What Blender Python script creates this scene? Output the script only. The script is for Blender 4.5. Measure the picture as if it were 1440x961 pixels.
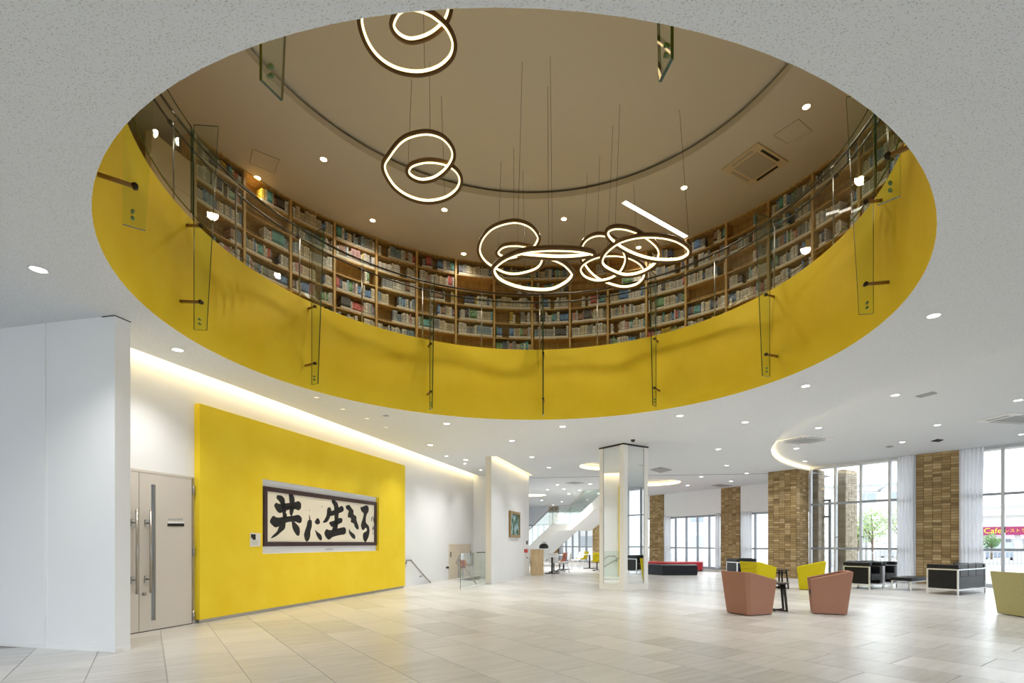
import bpy, math, random
from mathutils import Vector, Matrix
from mathutils.geometry import tessellate_polygon

random.seed(7)
for o in list(bpy.data.objects):
    bpy.data.objects.remove(o)
SC = bpy.context.scene
COL = SC.collection

# ------------------------------------------------------------------ camera
FPX, CX, HY, CH = 740.0, 764.0, 764.0, 1.25      # focal length, principal x, horizon y in pixels; eye height in metres
cam = bpy.data.cameras.new('camera')
cam.sensor_fit = 'HORIZONTAL'; cam.sensor_width = 36.0
cam.lens = FPX / 1440 * 36.0
cam.shift_x = (720 - CX) / 1440
cam.shift_y = (HY - 480.5) / 1440
cam.clip_start = 0.05; cam.clip_end = 500
co = bpy.data.objects.new('camera', cam); COL.objects.link(co)
co.location = (0, 0, CH); co.rotation_euler = (math.pi / 2, 0, 0)
SC.camera = co

# ------------------------------------------------------------------ world (bright overcast), exposure
W = bpy.data.worlds.new('world'); SC.world = W; W.use_nodes = True
bg = W.node_tree.nodes['Background']
bg.inputs[0].default_value = (0.88, 0.94, 1.0, 1); bg.inputs[1].default_value = 1.75
SC.view_settings.view_transform = 'Standard'; SC.view_settings.look = 'None'
SC.view_settings.gamma = 1.0; SC.view_settings.use_curve_mapping = False
SC.view_settings.exposure = 1.08
cy = SC.cycles
cy.use_denoising = True; cy.max_bounces = 10; cy.diffuse_bounces = 6; cy.glossy_bounces = 4
cy.transparent_max_bounces = 24; cy.transmission_bounces = 4; cy.caustics_reflective = False; cy.caustics_refractive = False
cy.sample_clamp_indirect = 4.0

# strength of the lamps (watts of each spot, emission of visible strips)
DOWN_W, UP_W = 68.0, 48.0
COVE_E, RING_E = 3.4, 1.25

# ------------------------------------------------------------------ helpers: pixels to places
def onz(px, py, z):
    Y = (z - CH) * FPX / (HY - py)
    return Vector(((px - CX) / FPX * Y, Y, z))
def atY(px, py, Y):
    return Vector(((px - CX) / FPX * Y, Y, CH + (HY - py) / FPX * Y))
def onplane(px, py, p0, n):
    d = Vector(((px - CX) / FPX, 1.0, (HY - py) / FPX)); o = Vector((0, 0, CH))
    return o + d * ((Vector(p0) - o).dot(n) / d.dot(n))
def lin(c):
    return tuple((x / 255 / 12.92) if x / 255 <= 0.04045 else ((x / 255 + 0.055) / 1.055) ** 2.4 for x in c) + (1.0,)

# ------------------------------------------------------------------ helpers: materials
MATS = {}
def nd(nt, t, **kw):
    n = nt.nodes.new(t)
    for k, v in kw.items(): setattr(n, k, v)
    return n
def mat(name, rgb, rough=0.5, metal=0.0, spec=0.5, emit=None, es=0.0, coat=0.0):
    m = bpy.data.materials.new(name); m.use_nodes = True
    b = m.node_tree.nodes['Principled BSDF']
    b.inputs['Base Color'].default_value = lin(rgb); b.inputs['Roughness'].default_value = rough
    b.inputs['Metallic'].default_value = metal; b.inputs['Specular IOR Level'].default_value = spec
    b.inputs['Coat Weight'].default_value = coat
    if emit:
        b.inputs['Emission Color'].default_value = lin(emit); b.inputs['Emission Strength'].default_value = es
    MATS[name] = m
    return m
def noise_col(m, c1, c2, scale, detail=4, lo=0.35, hi=0.65, stretch=None, bump=0.0, bscale=None, obj=True):
    """mix two colours by noise, optional bump"""
    nt = m.node_tree; b = nt.nodes['Principled BSDF']
    tc = nd(nt, 'ShaderNodeTexCoord'); mp = nd(nt, 'ShaderNodeMapping')
    nt.links.new(tc.outputs['Object'], mp.inputs[0])
    if stretch: mp.inputs['Scale'].default_value = stretch
    nz = nd(nt, 'ShaderNodeTexNoise'); nz.inputs['Scale'].default_value = scale; nz.inputs['Detail'].default_value = detail
    nt.links.new(mp.outputs[0], nz.inputs['Vector'])
    cr = nd(nt, 'ShaderNodeValToRGB')
    cr.color_ramp.elements[0].position = lo; cr.color_ramp.elements[1].position = hi
    cr.color_ramp.elements[0].color = lin(c1); cr.color_ramp.elements[1].color = lin(c2)
    nt.links.new(nz.outputs['Fac'], cr.inputs[0]); nt.links.new(cr.outputs[0], b.inputs['Base Color'])
    if bump:
        n2 = nd(nt, 'ShaderNodeTexNoise'); n2.inputs['Scale'].default_value = bscale or scale; n2.inputs['Detail'].default_value = 3
        nt.links.new(mp.outputs[0], n2.inputs['Vector'])
        bp = nd(nt, 'ShaderNodeBump'); bp.inputs['Strength'].default_value = bump; bp.inputs['Distance'].default_value = 0.004
        nt.links.new(n2.outputs['Fac'], bp.inputs['Height']); nt.links.new(bp.outputs[0], b.inputs['Normal'])
    return m
def rand_col(m, cols, grain=None, amount=0.12, pos=None):
    """colour picked per object and per loose piece, with some grain on it"""
    nt = m.node_tree; b = nt.nodes['Principled BSDF']
    oi = nd(nt, 'ShaderNodeObjectInfo'); ge = nd(nt, 'ShaderNodeNewGeometry')
    ad = nd(nt, 'ShaderNodeMath', operation='ADD'); fr = nd(nt, 'ShaderNodeMath', operation='FRACT')
    nt.links.new(oi.outputs['Random'], ad.inputs[0]); nt.links.new(ge.outputs['Random Per Island'], ad.inputs[1])
    nt.links.new(ad.outputs[0], fr.inputs[0])
    cr = nd(nt, 'ShaderNodeValToRGB'); cr.color_ramp.interpolation = 'LINEAR'
    el = cr.color_ramp.elements
    while len(el) < len(cols): el.new(0.5)
    for i, c in enumerate(cols):
        el[i].position = pos[i] if pos else i / (len(cols) - 1); el[i].color = lin(c)
    nt.links.new(fr.outputs[0], cr.inputs[0])
    out = cr.outputs[0]
    if grain:
        tc = nd(nt, 'ShaderNodeTexCoord'); mp = nd(nt, 'ShaderNodeMapping'); mp.inputs['Scale'].default_value = grain
        nt.links.new(tc.outputs['Object'], mp.inputs[0])
        vm = nd(nt, 'ShaderNodeVectorMath', operation='ADD')
        cx = nd(nt, 'ShaderNodeCombineXYZ'); sc = nd(nt, 'ShaderNodeMath', operation='MULTIPLY'); sc.inputs[1].default_value = 37.0
        nt.links.new(fr.outputs[0], sc.inputs[0]); nt.links.new(sc.outputs[0], cx.inputs[2])
        nt.links.new(mp.outputs[0], vm.inputs[0]); nt.links.new(cx.outputs[0], vm.inputs[1])
        nz = nd(nt, 'ShaderNodeTexNoise'); nz.inputs['Scale'].default_value = 1.0; nz.inputs['Detail'].default_value = 5
        nt.links.new(vm.outputs[0], nz.inputs['Vector'])
        mx = nd(nt, 'ShaderNodeMix', data_type='RGBA', blend_type='OVERLAY'); mx.inputs[0].default_value = amount
        nt.links.new(out, mx.inputs[6]); nt.links.new(nz.outputs['Fac'], mx.inputs[7])
        out = mx.outputs[2]
    nt.links.new(out, b.inputs['Base Color'])
    return m
def glass(name, tint, rough=0.0, refl=0.5):
    m = bpy.data.materials.new(name); m.use_nodes = True; nt = m.node_tree
    nt.nodes.remove(nt.nodes['Principled BSDF'])
    tr = nd(nt, 'ShaderNodeBsdfTransparent'); tr.inputs[0].default_value = tint
    gl = nd(nt, 'ShaderNodeBsdfGlossy'); gl.inputs['Roughness'].default_value = rough
    fr = nd(nt, 'ShaderNodeFresnel'); fr.inputs[0].default_value = 1.45
    mu = nd(nt, 'ShaderNodeMath', operation='MULTIPLY'); mu.inputs[1].default_value = refl
    nt.links.new(fr.outputs[0], mu.inputs[0])
    mx = nd(nt, 'ShaderNodeMixShader')
    nt.links.new(mu.outputs[0], mx.inputs[0]); nt.links.new(tr.outputs[0], mx.inputs[1]); nt.links.new(gl.outputs[0], mx.inputs[2])
    nt.links.new(mx.outputs[0], nt.nodes['Material Output'].inputs[0])
    MATS[name] = m
    return m

M = MATS
# ceiling board: off-white with small dark pits
mat('ceiling', (226, 227, 228), 0.95, spec=0.1)
def fleck():
    m = M['ceiling']; nt = m.node_tree; b = nt.nodes['Principled BSDF']
    tc = nd(nt, 'ShaderNodeTexCoord')
    mp = nd(nt, 'ShaderNodeMapping'); mp.inputs['Scale'].default_value = (1, 1.6, 1); mp.inputs['Rotation'].default_value = (0, 0, 0.6)
    nt.links.new(tc.outputs['Object'], mp.inputs[0])
    nz = nd(nt, 'ShaderNodeTexNoise'); nz.inputs['Scale'].default_value = 85; nz.inputs['Detail'].default_value = 2.5
    nt.links.new(mp.outputs[0], nz.inputs['Vector'])
    cr = nd(nt, 'ShaderNodeValToRGB'); e = cr.color_ramp.elements
    e[0].position = 0.33; e[0].color = lin((198, 200, 202)); e[1].position = 0.43; e[1].color = lin((233, 237, 241))
    nt.links.new(nz.outputs['Fac'], cr.inputs[0]); nt.links.new(cr.outputs[0], b.inputs['Base Color'])
    bp = nd(nt, 'ShaderNodeBump'); bp.inputs['Strength'].default_value = 0.5; bp.inputs['Distance'].default_value = 0.003
    nt.links.new(cr.outputs[0], bp.inputs['Height']); nt.links.new(bp.outputs[0], b.inputs['Normal'])
fleck()
mat('ceiling_plain', (228, 228, 227), 0.9, spec=0.1)
mat('upper_ceiling', (206, 200, 186), 0.9, spec=0.1)
noise_col(mat('white_wall', (232, 233, 234), 0.75, spec=0.2), (232, 233, 235), (234, 235, 236), 1.2, bump=0.03, bscale=90)
noise_col(mat('yellow', (232, 192, 30), 0.75, spec=0.2), (236, 204, 42), (242, 214, 58), 1.6, detail=6, lo=0.3, hi=0.7, bump=0.12, bscale=14)
mat('grout', (172, 169, 164), 0.8)
rand_col(mat('tile', (214, 211, 205), 0.27, spec=0.36), [(207, 206, 204), (217, 216, 214), (200, 199, 196), (223, 222, 220), (211, 210, 208)],
         grain=(2.0, 14.0, 1.0), amount=0.30)
rand_col(mat('brick', (140, 110, 70), 0.8, spec=0.2), [(128, 106, 74), (172, 148, 106), (150, 126, 86), (190, 166, 126), (140, 116, 78), (166, 138, 96)],
         grain=(3, 3, 60), amount=0.5)
mat('mortar', (84, 66, 42), 0.9)
mat('mortar_pale', (150, 138, 118), 0.9)
rand_col(mat('brick_grey', (150, 140, 125), 0.85, spec=0.2), [(150, 138, 120), (176, 166, 150), (164, 152, 134)], grain=(3, 3, 60), amount=0.3)
noise_col(mat('shelf_wood', (176, 138, 82), 0.55), (178, 146, 90), (204, 172, 114), 3.0, stretch=(6, 6, 1.2))
noise_col(mat('oak', (206, 180, 140), 0.5), (192, 165, 124), (214, 190, 152), 4.0, stretch=(12, 12, 0.7))
mat('pale_panel', (205, 190, 155), 0.6)
mat('door_beige', (208, 201, 192), 0.5)
mat('door_cream', (214, 202, 182), 0.5)
mat('steel', (170, 165, 158), 0.32, metal=1.0)
mat('chrome', (228, 229, 232), 0.3, metal=0.7)
mat('dark_metal', (60, 54, 48), 0.4, metal=0.8)
mat('rail_metal', (70, 66, 62), 0.35, metal=0.9)
mat('bronze', (98, 72, 34), 0.45, metal=0.25)
mat('rod_bronze', (140, 106, 52), 0.4, metal=0.3)
mat('bolt_green', (92, 128, 78), 0.3)
mat('black', (18, 18, 20), 0.5)
mat('black_leather', (12, 13, 17), 0.42, spec=0.4)
mat('navy_leather', (16, 20, 34), 0.45, spec=0.4)
mat('red_leather', (178, 28, 42), 0.45)
noise_col(mat('terracotta', (150, 98, 80), 0.9, spec=0.1), (150, 108, 88), (168, 126, 106), 140, bump=0.3)
noise_col(mat('fabric_yellow', (206, 188, 20), 0.9, spec=0.1), (190, 172, 24), (206, 190, 40), 140, bump=0.3)
noise_col(mat('fabric_olive', (172, 165, 115), 0.9, spec=0.1), (160, 152, 102), (182, 175, 126), 140, bump=0.3)
mat('dark_seat', (42, 30, 30), 0.8)
mat('dark_wood', (38, 30, 27), 0.45)
mat('frame_alu', (196, 199, 204), 0.4, metal=0.25)
mat('frame_grey', (150, 155, 163), 0.4, metal=0.3)
mat('plastic_white', (235, 235, 235), 0.45)
mat('grille', (168, 170, 172), 0.7)
mat('grille_warm', (176, 168, 150), 0.7)
mat('mirror', (240, 242, 240), 0.0, metal=1.0)
mat('column_frame', (232, 229, 223), 0.5)
mat('end_cream', (216, 209, 198), 0.6)
noise_col(mat('curtain', (240, 241, 244), 0.9, spec=0.05), (236, 238, 242), (246, 246, 248), 2.0)
def sheer():
    nt = M['curtain'].node_tree; b = nt.nodes['Principled BSDF']; tl = nd(nt, 'ShaderNodeBsdfTranslucent'); tl.inputs[0].default_value = lin((240, 242, 246))
    mx = nd(nt, 'ShaderNodeMixShader'); mx.inputs[0].default_value = 0.45
    nt.links.new(b.outputs[0], mx.inputs[1]); nt.links.new(tl.outputs[0], mx.inputs[2]); nt.links.new(mx.outputs[0], nt.nodes['Material Output'].inputs[0])
sheer()
mat('lamp_white', (255, 255, 255), emit=(255, 250, 240), es=6.0)
mat('lamp_warm', (255, 240, 210), emit=(255, 226, 170), es=8.0)
mat('lamp_dim', (250, 245, 235), emit=(255, 240, 215), es=0.5)
mat('lamp_strip', (255, 255, 255), emit=(255, 250, 238), es=3.0)
mat('cove_light', (255, 240, 200), emit=(255, 232, 178), es=COVE_E)
mat('ring_light', (255, 240, 210), emit=(255, 224, 160), es=RING_E)
mat('paper', (236, 229, 212), 0.9)
mat('ink', (20, 18, 18), 0.7)
mat('lacquer', (48, 14, 16), 0.3)
mat('gold', (150, 122, 70), 0.45, metal=0.5)
mat('red', (200, 40, 40), 0.4)
mat('pearl', (225, 222, 214), 0.5)
mat('brown_shell', (140, 74, 44), 0.5)
mat('glass_edge', (28, 66, 44), 0.15, spec=0.7)
mat('asphalt', (196, 196, 194), 0.9)
mat('pale_building', (226, 224, 220), 0.9)
mat('sign_magenta', (150, 38, 92), 0.6)
mat('sign_yellow', (246, 206, 70), 0.6)
mat('leaf', (104, 142, 78), 0.8)
mat('leaf_pale', (150, 172, 112), 0.8)
mat('bark', (120, 104, 88), 0.9)
mat('car_paint', (150, 160, 176), 0.3)
glass('glass_fin', (0.93, 0.975, 0.945, 1), refl=0.35)
glass('glass_guard', (0.955, 0.98, 0.965, 1), refl=0.12)
glass('glass_window', (0.97, 0.985, 0.985, 1), refl=0.6)

# ------------------------------------------------------------------ helpers: meshes
class MB:
    def __init__(s): s.v = []; s.f = []; s.m = []
    def add(s, vs, fs, mi=0):
        k = len(s.v); s.v += [tuple(v) for v in vs]
        for f in fs: s.f.append(tuple(k + i for i in f)); s.m.append(mi)
    def box(s, c, sz, ax=None, mi=0):
        """c centre, sz full sizes along axes ax (two plan vectors x,y) """
        c = Vector(c); a = ax or (Vector((1, 0, 0)), Vector((0, 1, 0)))
        A = Vector((a[0][0], a[0][1], 0)); B = Vector((a[1][0], a[1][1], 0)); Z = Vector((0, 0, 1))
        p = []
        for z in (-.5, .5):
            for x, y in ((-.5, -.5), (.5, -.5), (.5, .5), (-.5, .5)):
                p.append(c + A * (x * sz[0]) + B * (y * sz[1]) + Z * (z * sz[2]))
        s.add(p, [(0, 3, 2, 1), (4, 5, 6, 7), (0, 1, 5, 4), (1, 2, 6, 5), (2, 3, 7, 6), (3, 0, 4, 7)], mi)
    def prism(s, poly, z0, z1, mi=0, caps=True):
        n = len(poly); ar = sum(poly[i][0] * poly[(i + 1) % n][1] - poly[(i + 1) % n][0] * poly[i][1] for i in range(n))
        if ar < 0: poly = poly[::-1]
        k = len(s.v)
        s.v += [(p[0], p[1], z0) for p in poly] + [(p[0], p[1], z1) for p in poly]
        for i in range(n):
            j = (i + 1) % n; s.f.append((k + i, k + j, k + n + j, k + n + i)); s.m.append(mi)
        if caps:
            for t in tessellate_polygon([[Vector((p[0], p[1], 0)) for p in poly]]):
                t = tuple(t); a, b, c = [poly[i] for i in t]
                if (b[0] - a[0]) * (c[1] - a[1]) - (b[1] - a[1]) * (c[0] - a[0]) < 0: t = t[::-1]
                s.f.append(tuple(k + n + i for i in t)); s.m.append(mi)
                s.f.append(tuple(k + i for i in t[::-1])); s.m.append(mi)
    def slab(s, pts, thick_vec, mi=0, edge_mi=None):
        """planar polygon pts (3d) thickened by a vector"""
        pts = [Vector(p) for p in pts]; n = len(pts); k = len(s.v); t = Vector(thick_vec)
        s.v += [tuple(p) for p in pts] + [tuple(p + t) for p in pts]
        for q in tessellate_polygon([pts]):
            s.f.append(tuple(k + i for i in q)); s.m.append(mi)
            s.f.append(tuple(k + n + i for i in q[::-1])); s.m.append(mi)
        for i in range(n):
            j = (i + 1) % n; s.f.append((k + i, k + j, k + n + j, k + n + i)); s.m.append(mi if edge_mi is None else edge_mi)
    def flat(s, loops, z, mi=0, up=False):
        """flat face with holes at height z; loops: list of 2d loops"""
        L = [[Vector((p[0], p[1], 0)) for p in l] for l in loops]
        k = len(s.v); pts = [p for l in L for p in l]
        s.v += [(p.x, p.y, z) for p in pts]
        for t in tessellate_polygon(L):
            a, b, c = [pts[i] for i in t]
            ccw = (b.x - a.x) * (c.y - a.y) - (b.y - a.y) * (c.x - a.x) > 0
            t = tuple(t) if ccw == up else tuple(t)[::-1]
            s.f.append(tuple(k + i for i in t)); s.m.append(mi)
    def tube(s, path, r, n=8, closed=False, mi=0, cap=True):
        P = [Vector(p) for p in path]; N = len(P); k = len(s.v)
        for i, p in enumerate(P):
            a = P[i - 1] if (i or closed) else P[i]; b = P[(i + 1) % N] if (i < N - 1 or closed) else P[i]
            d = (b - a).normalized(); up = Vector((0, 0, 1)) if abs(d.z) < .9 else Vector((1, 0, 0))
            u = d.cross(up).normalized(); w = u.cross(d).normalized()
            rr = r[i] if isinstance(r, (list, tuple)) else r
            for j in range(n):
                q = 2 * math.pi * j / n; s.v.append(tuple(p + u * (rr * math.cos(q)) + w * (rr * math.sin(q))))
        for i in range(N if closed else N - 1):
            for j in range(n):
                a = k + i * n + j; b = k + i * n + (j + 1) % n; i2 = (i + 1) % N
                s.f.append((a, b, k + i2 * n + (j + 1) % n, k + i2 * n + j)); s.m.append(mi)
        if cap and not closed:
            s.f.append(tuple(k + j for j in range(n))[::-1]); s.m.append(mi)
            s.f.append(tuple(k + (N - 1) * n + j for j in range(n))); s.m.append(mi)
    def lathe(s, prof, n=24, c=(0, 0, 0), mi=0):
        k = len(s.v); c = Vector(c)
        for r, z in prof:
            for j in range(n):
                q = 2 * math.pi * j / n; s.v.append((c.x + r * math.cos(q), c.y + r * math.sin(q), c.z + z))
        for i in range(len(prof) - 1):
            for j in range(n):
                a = k + i * n + j; b = k + i * n + (j + 1) % n
                s.f.append((a, b, b + n, a + n)); s.m.append(mi)
    def disc(s, c, r, n=20, mi=0, down=True):
        k = len(s.v); s.v += [(c[0] + r * math.cos(2 * math.pi * j / n), c[1] + r * math.sin(2 * math.pi * j / n), c[2]) for j in range(n)]
        f = tuple(k + j for j in range(n)); s.f.append(f[::-1] if down else f); s.m.append(mi)
    def mesh(s, name, mats, smooth=False):
        me = bpy.data.meshes.new(name); me.from_pydata(s.v, [], s.f)
        for m in (mats if isinstance(mats, (list, tuple)) else [mats]): me.materials.append(M[m])
        me.polygons.foreach_set('material_index', s.m)
        if smooth: me.polygons.foreach_set('use_smooth', [True] * len(s.f))
        me.update(); return me
    def build(s, name, mats, parent=None, smooth=False):
        return link(name, s.mesh(name, mats, smooth), parent)
def link(name, data, parent=None):
    o = bpy.data.objects.new(name, data); COL.objects.link(o)
    if parent: o.parent = parent
    return o
def tag(o, label=None, cat=None, group=None, kind=None):
    if label: o['label'] = label
    if cat: o['category'] = cat
    if group: o['group'] = group
    if kind: o['kind'] = kind
    return o
def thing(name, label, cat, loc=(0, 0, 0), rz=0.0, group=None):
    o = link(name, None); o.location = loc; o.rotation_euler = (0, 0, rz); o.empty_display_size = 0.1
    return tag(o, label, cat, group)
def copy_tree(o, loc, rz=0.0, label=None, group=None):
    def cp(s, par):
        c = s.copy(); COL.objects.link(c); c.parent = par
        for ch in s.children: cp(ch, c)
        return c
    c = cp(o, None); c.location = loc; c.rotation_euler = (0, 0, rz)
    if label: c['label'] = label
    if group: c['group'] = group
    return c
def bevel(o, w=0.01, seg=2):
    m = o.modifiers.new('bevel', 'BEVEL'); m.width = w; m.segments = seg; m.limit_method = 'ANGLE'; m.angle_limit = 0.6
    return o
def struct(o, label=None):
    o['kind'] = 'structure'
    if label: o['label'] = label
    return o
def spot(name, loc, w, col, ang=110, blend=0.8, parent=None, size=0.05, down=True):
    l = bpy.data.lights.new(name, 'SPOT'); l.energy = w; l.color = col; l.spot_size = math.radians(ang); l.spot_blend = blend
    l.shadow_soft_size = size
    o = link(name, l, parent); o.location = loc
    return o
V = Vector
def v2(p): return Vector((p[0], p[1], 0))

# ------------------------------------------------------------------ key positions (metres)
ZC = 3.85                                # ceiling of the hall
CC = V((-0.229, 6.828, 0))               # centre of the round opening
RLO, RUP, ZUP = 4.274, 4.164, 5.288      # yellow drum: radius at the bottom edge and at the top edge
ZF2, ZS, RS = 5.03, 7.785, 5.535         # upper floor, upper ceiling, face of the bookcases
def pol(a, r, z=0.0):
    a = math.radians(a); return V((CC.x + r * math.cos(a), CC.y + r * math.sin(a), z))
d1 = V((0.2166, 0.9763, 0)); n1 = V((0.9763, -0.2166, 0))      # along the yellow wall / out of it
W0 = V((-5.45, 8.12, 0))                                       # a point of the white wall behind it
def wall(Y, off=0.0, z=0.0):                                   # point of the white wall at depth Y, off metres into the room
    p = W0 + d1 * ((Y - W0.y) / d1.y) + n1 * off; return V((p.x, p.y, z))
eF = V((0.603, -0.798, 0)); nF = V((0.798, 0.603, 0))          # along the window front / outwards
F0 = V((9.58, 19.01, 0))
def fac(t, off=0.0, z=0.0):
    p = F0 + eF * t + nF * off; return V((p.x, p.y, z))
ZR = ZC + 0.14                                                 # raised lounge ceiling
eB = V((-0.54, 0.842, 0)); nB = V((0.842, 0.54, 0)); B0 = V((8.45, 25.0, 0))   # far window front
def far(s, off=0.0, z=0.0):
    p = B0 + eB * s + nB * off; return V((p.x, p.y, z))

# ================================================================== FLOOR
tdir = V((-0.601, 0.799, 0)).normalized(); tper = V((tdir.y, -tdir.x, 0)); T0 = V((-3.367, 4.719, 0))
st_a, st_b = V((-3.75, 14.23, 0)), V((-2.26, 13.95, 0))        # top edge of the stair going down
st_c = st_b + d1 * 6.5; st_d = st_a + d1 * 6.5
hole = [st_a, st_b, st_c, st_d]
mb = MB(); mb.flat([[(-16, -10), (34, -10), (34, 46), (-16, 46)], [(p.x, p.y) for p in hole]], -0.006, up=True)
floor = struct(mb.build('floor', 'grout'), 'pale stone tile floor of the hall')
def clip(poly, a, b, keep_left):
    out = []; n = len(poly)
    sd = lambda p: ((b.x - a.x) * (p.y - a.y) - (b.y - a.y) * (p.x - a.x)) * (1 if keep_left else -1)
    for i in range(n):
        p, q = poly[i], poly[(i + 1) % n]; sp, sq = sd(p), sd(q)
        if sp >= 0: out.append(p)
        if (sp >= 0) != (sq >= 0): out.append(p + (q - p) * (sp / (sp - sq)))
    return out
def minus_hole(poly):
    """poly minus the convex counter-clockwise hole -> list of polygons"""
    res = []; cur = poly
    for i in range(4):
        a, b = hole[i], hole[(i + 1) % 4]
        o = clip(cur, a, b, False)
        if len(o) >= 3: res.append(o)
        cur = clip(cur, a, b, True)
        if len(cur) < 3: return [poly] if i == 0 else res
    return res
TW, TL, G = 0.6, 1.2, 0.0035
tiles = []
for i in range(-22, 40):
    for j in range(-22, 30):
        c = T0 + tper * ((i + 0.5) * TW) + tdir * ((j + 0.5) * TL + (0.6 if i % 2 else 0.0))
        if c.y < 2.2 or c.y > 36: continue
        px = CX + FPX * c.x / c.y; py = HY + FPX * CH / c.y
        mrg = 1.0 * FPX / c.y
        if px < -mrg or px > 1440 + mrg or py > 961 + 1.4 * mrg: continue
        w = c - wall(c.y)
        if w.dot(n1) < -0.9 and c.y > 6.4: continue
        if (c - F0).dot(nF) > 0.5 or (c - B0).dot(nB) > 0.6: continue
        tiles.append(c)
tiles.sort(key=lambda c: c.length)
tm = MB(); tm.prism([(-TW / 2 + G, -TL / 2 + G), (TW / 2 - G, -TL / 2 + G), (TW / 2 - G, TL / 2 - G), (-TW / 2 + G, TL / 2 - G)], -0.0055, 0.0)
tme = tm.mesh('floor_tile', 'tile'); trz = math.atan2(tdir.y, tdir.x) - math.pi / 2
for c in tiles[:300]:
    o = link('floor_tile', tme, floor); o.location = c; o.rotation_euler = (0, 0, trz)
tm = MB()
for c in tiles[300:]:
    q = [c + tper * (x * (TW / 2 - G)) + tdir * (y * (TL / 2 - G)) for x, y in ((-1, -1), (1, -1), (1, 1), (-1, 1))]
    for poly in minus_hole(q): tm.prism([(p.x, p.y) for p in poly], -0.0055, 0.0)
o = tm.build('floor_tiles_beyond', 'tile', floor); o['kind'] = 'stuff'

# ================================================================== CEILING of the hall
AC_, AR_ = V((16.1, 10.75, 0)), 10.5                            # big arc of the raised lounge ceiling
arc = []
a0 = math.atan2(19.15 - AC_.y, -math.sqrt(AR_ ** 2 - (19.15 - AC_.y) ** 2))
for i in range(61):
    a = a0 + (1.5 * math.pi - a0) * i / 60; arc.append((AC_.x + AR_ * math.cos(a), AC_.y + AR_ * math.sin(a)))
N = 128
circ = [(CC.x + RLO * math.cos(2 * math.pi * i / N), CC.y + RLO * math.sin(2 * math.pi * i / N)) for i in range(N)]
COVE = 0.2
slot = [wall(6.25, COVE), wall(20.42, COVE), wall(20.42, -0.02), wall(6.25, -0.02)]
PA, PB = V((-1.56, 15.8, 0)), V((-1.56, 15.8, 0)) + d1 * 4.65   # pier: near corner, far corner
slot2 = [PA + n1 * 0.16 + d1 * 0.02, PB + n1 * 0.16, PB, PA + d1 * 0.02]
rings = []                                                      # round glowing recesses: centre, radius
for (xa, ya, xb, yb) in ((815, 656, 905, 656), (868, 679.5, 956, 679.5), (722, 697, 768, 697)):
    p = onz((xa + xb) / 2, ya, ZC); rings.append((p, (xb - xa) / 2 * p.y / FPX))
rloops = [[(c.x + r * math.cos(2 * math.pi * i / 48), c.y + r * math.sin(2 * math.pi * i / 48)) for i in range(48)] for c, r in rings]
outer = arc + [(23.5, arc[-1][1]), (23.5, -4.3), (-16, -4.3), (-16, 46), tuple(far(22, .35)[:2]), tuple(far(-4.6, .35)[:2]), (11.3, 20.6)]
mb = MB(); mb.flat([outer, circ, [(p.x, p.y) for p in slot], [(p.x, p.y) for p in slot2]] + rloops, ZC)
ceil = struct(mb.build('ceiling', 'ceiling'), 'pale flecked acoustic ceiling around the round opening')
mb = MB()
for i in range(60):
    a, b = arc[i], arc[i + 1]; mb.add([(a[0], a[1], ZC), (b[0], b[1], ZC), (b[0], b[1], ZR), (a[0], a[1], ZR)], [(0, 1, 2, 3)])
mb.build('recess_edge', 'ceiling_plain', ceil)
mb = MB(); mb.flat([[(5, -1), (23.5, -1), tuple(fac(21, .12)[:2]), tuple(fac(-1.3, .12)[:2]), (5, 20)]], ZR)
mb.build('raised_field', 'ceiling', ceil)
mb = MB()                                                       # cove lamp along the far bend of the raised ceiling
for i in range(0, 34):
    a, b = arc[i], arc[i + 1]; k = 0.012
    ca = V((AC_.x - a[0], AC_.y - a[1], 0)).normalized() * k; cb = V((AC_.x - b[0], AC_.y - b[1], 0)).normalized() * k
    mb.add([(a[0] + ca.x, a[1] + ca.y, ZR - .07), (b[0] + cb.x, b[1] + cb.y, ZR - .07), (b[0] + cb.x, b[1] + cb.y, ZR - .01), (a[0] + ca.x, a[1] + ca.y, ZR - .01)], [(0, 1, 2, 3)])
mb.build('cove_lamp', 'cove_light', ceil)
for (c, r), lp in zip(rings, rloops):                           # round recesses with hidden lamps
    mb = MB()
    for i in range(48):
        a, b = lp[i], lp[(i + 1) % 48]; mb.add([(a[0], a[1], ZC), (b[0], b[1], ZC), (b[0], b[1], ZC + .18), (a[0], a[1], ZC + .18)], [(3, 2, 1, 0)])
    mb.disc((c.x, c.y, ZC + .18), r, 48)
    mb.build('round_recess', 'ceiling_plain', ceil)
    mb = MB(); mb.lathe([(r - .012, .03), (r - .012, .11)], 48, (c.x, c.y, ZC)); mb.build('cove_lamp', 'cove_light', ceil)
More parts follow.
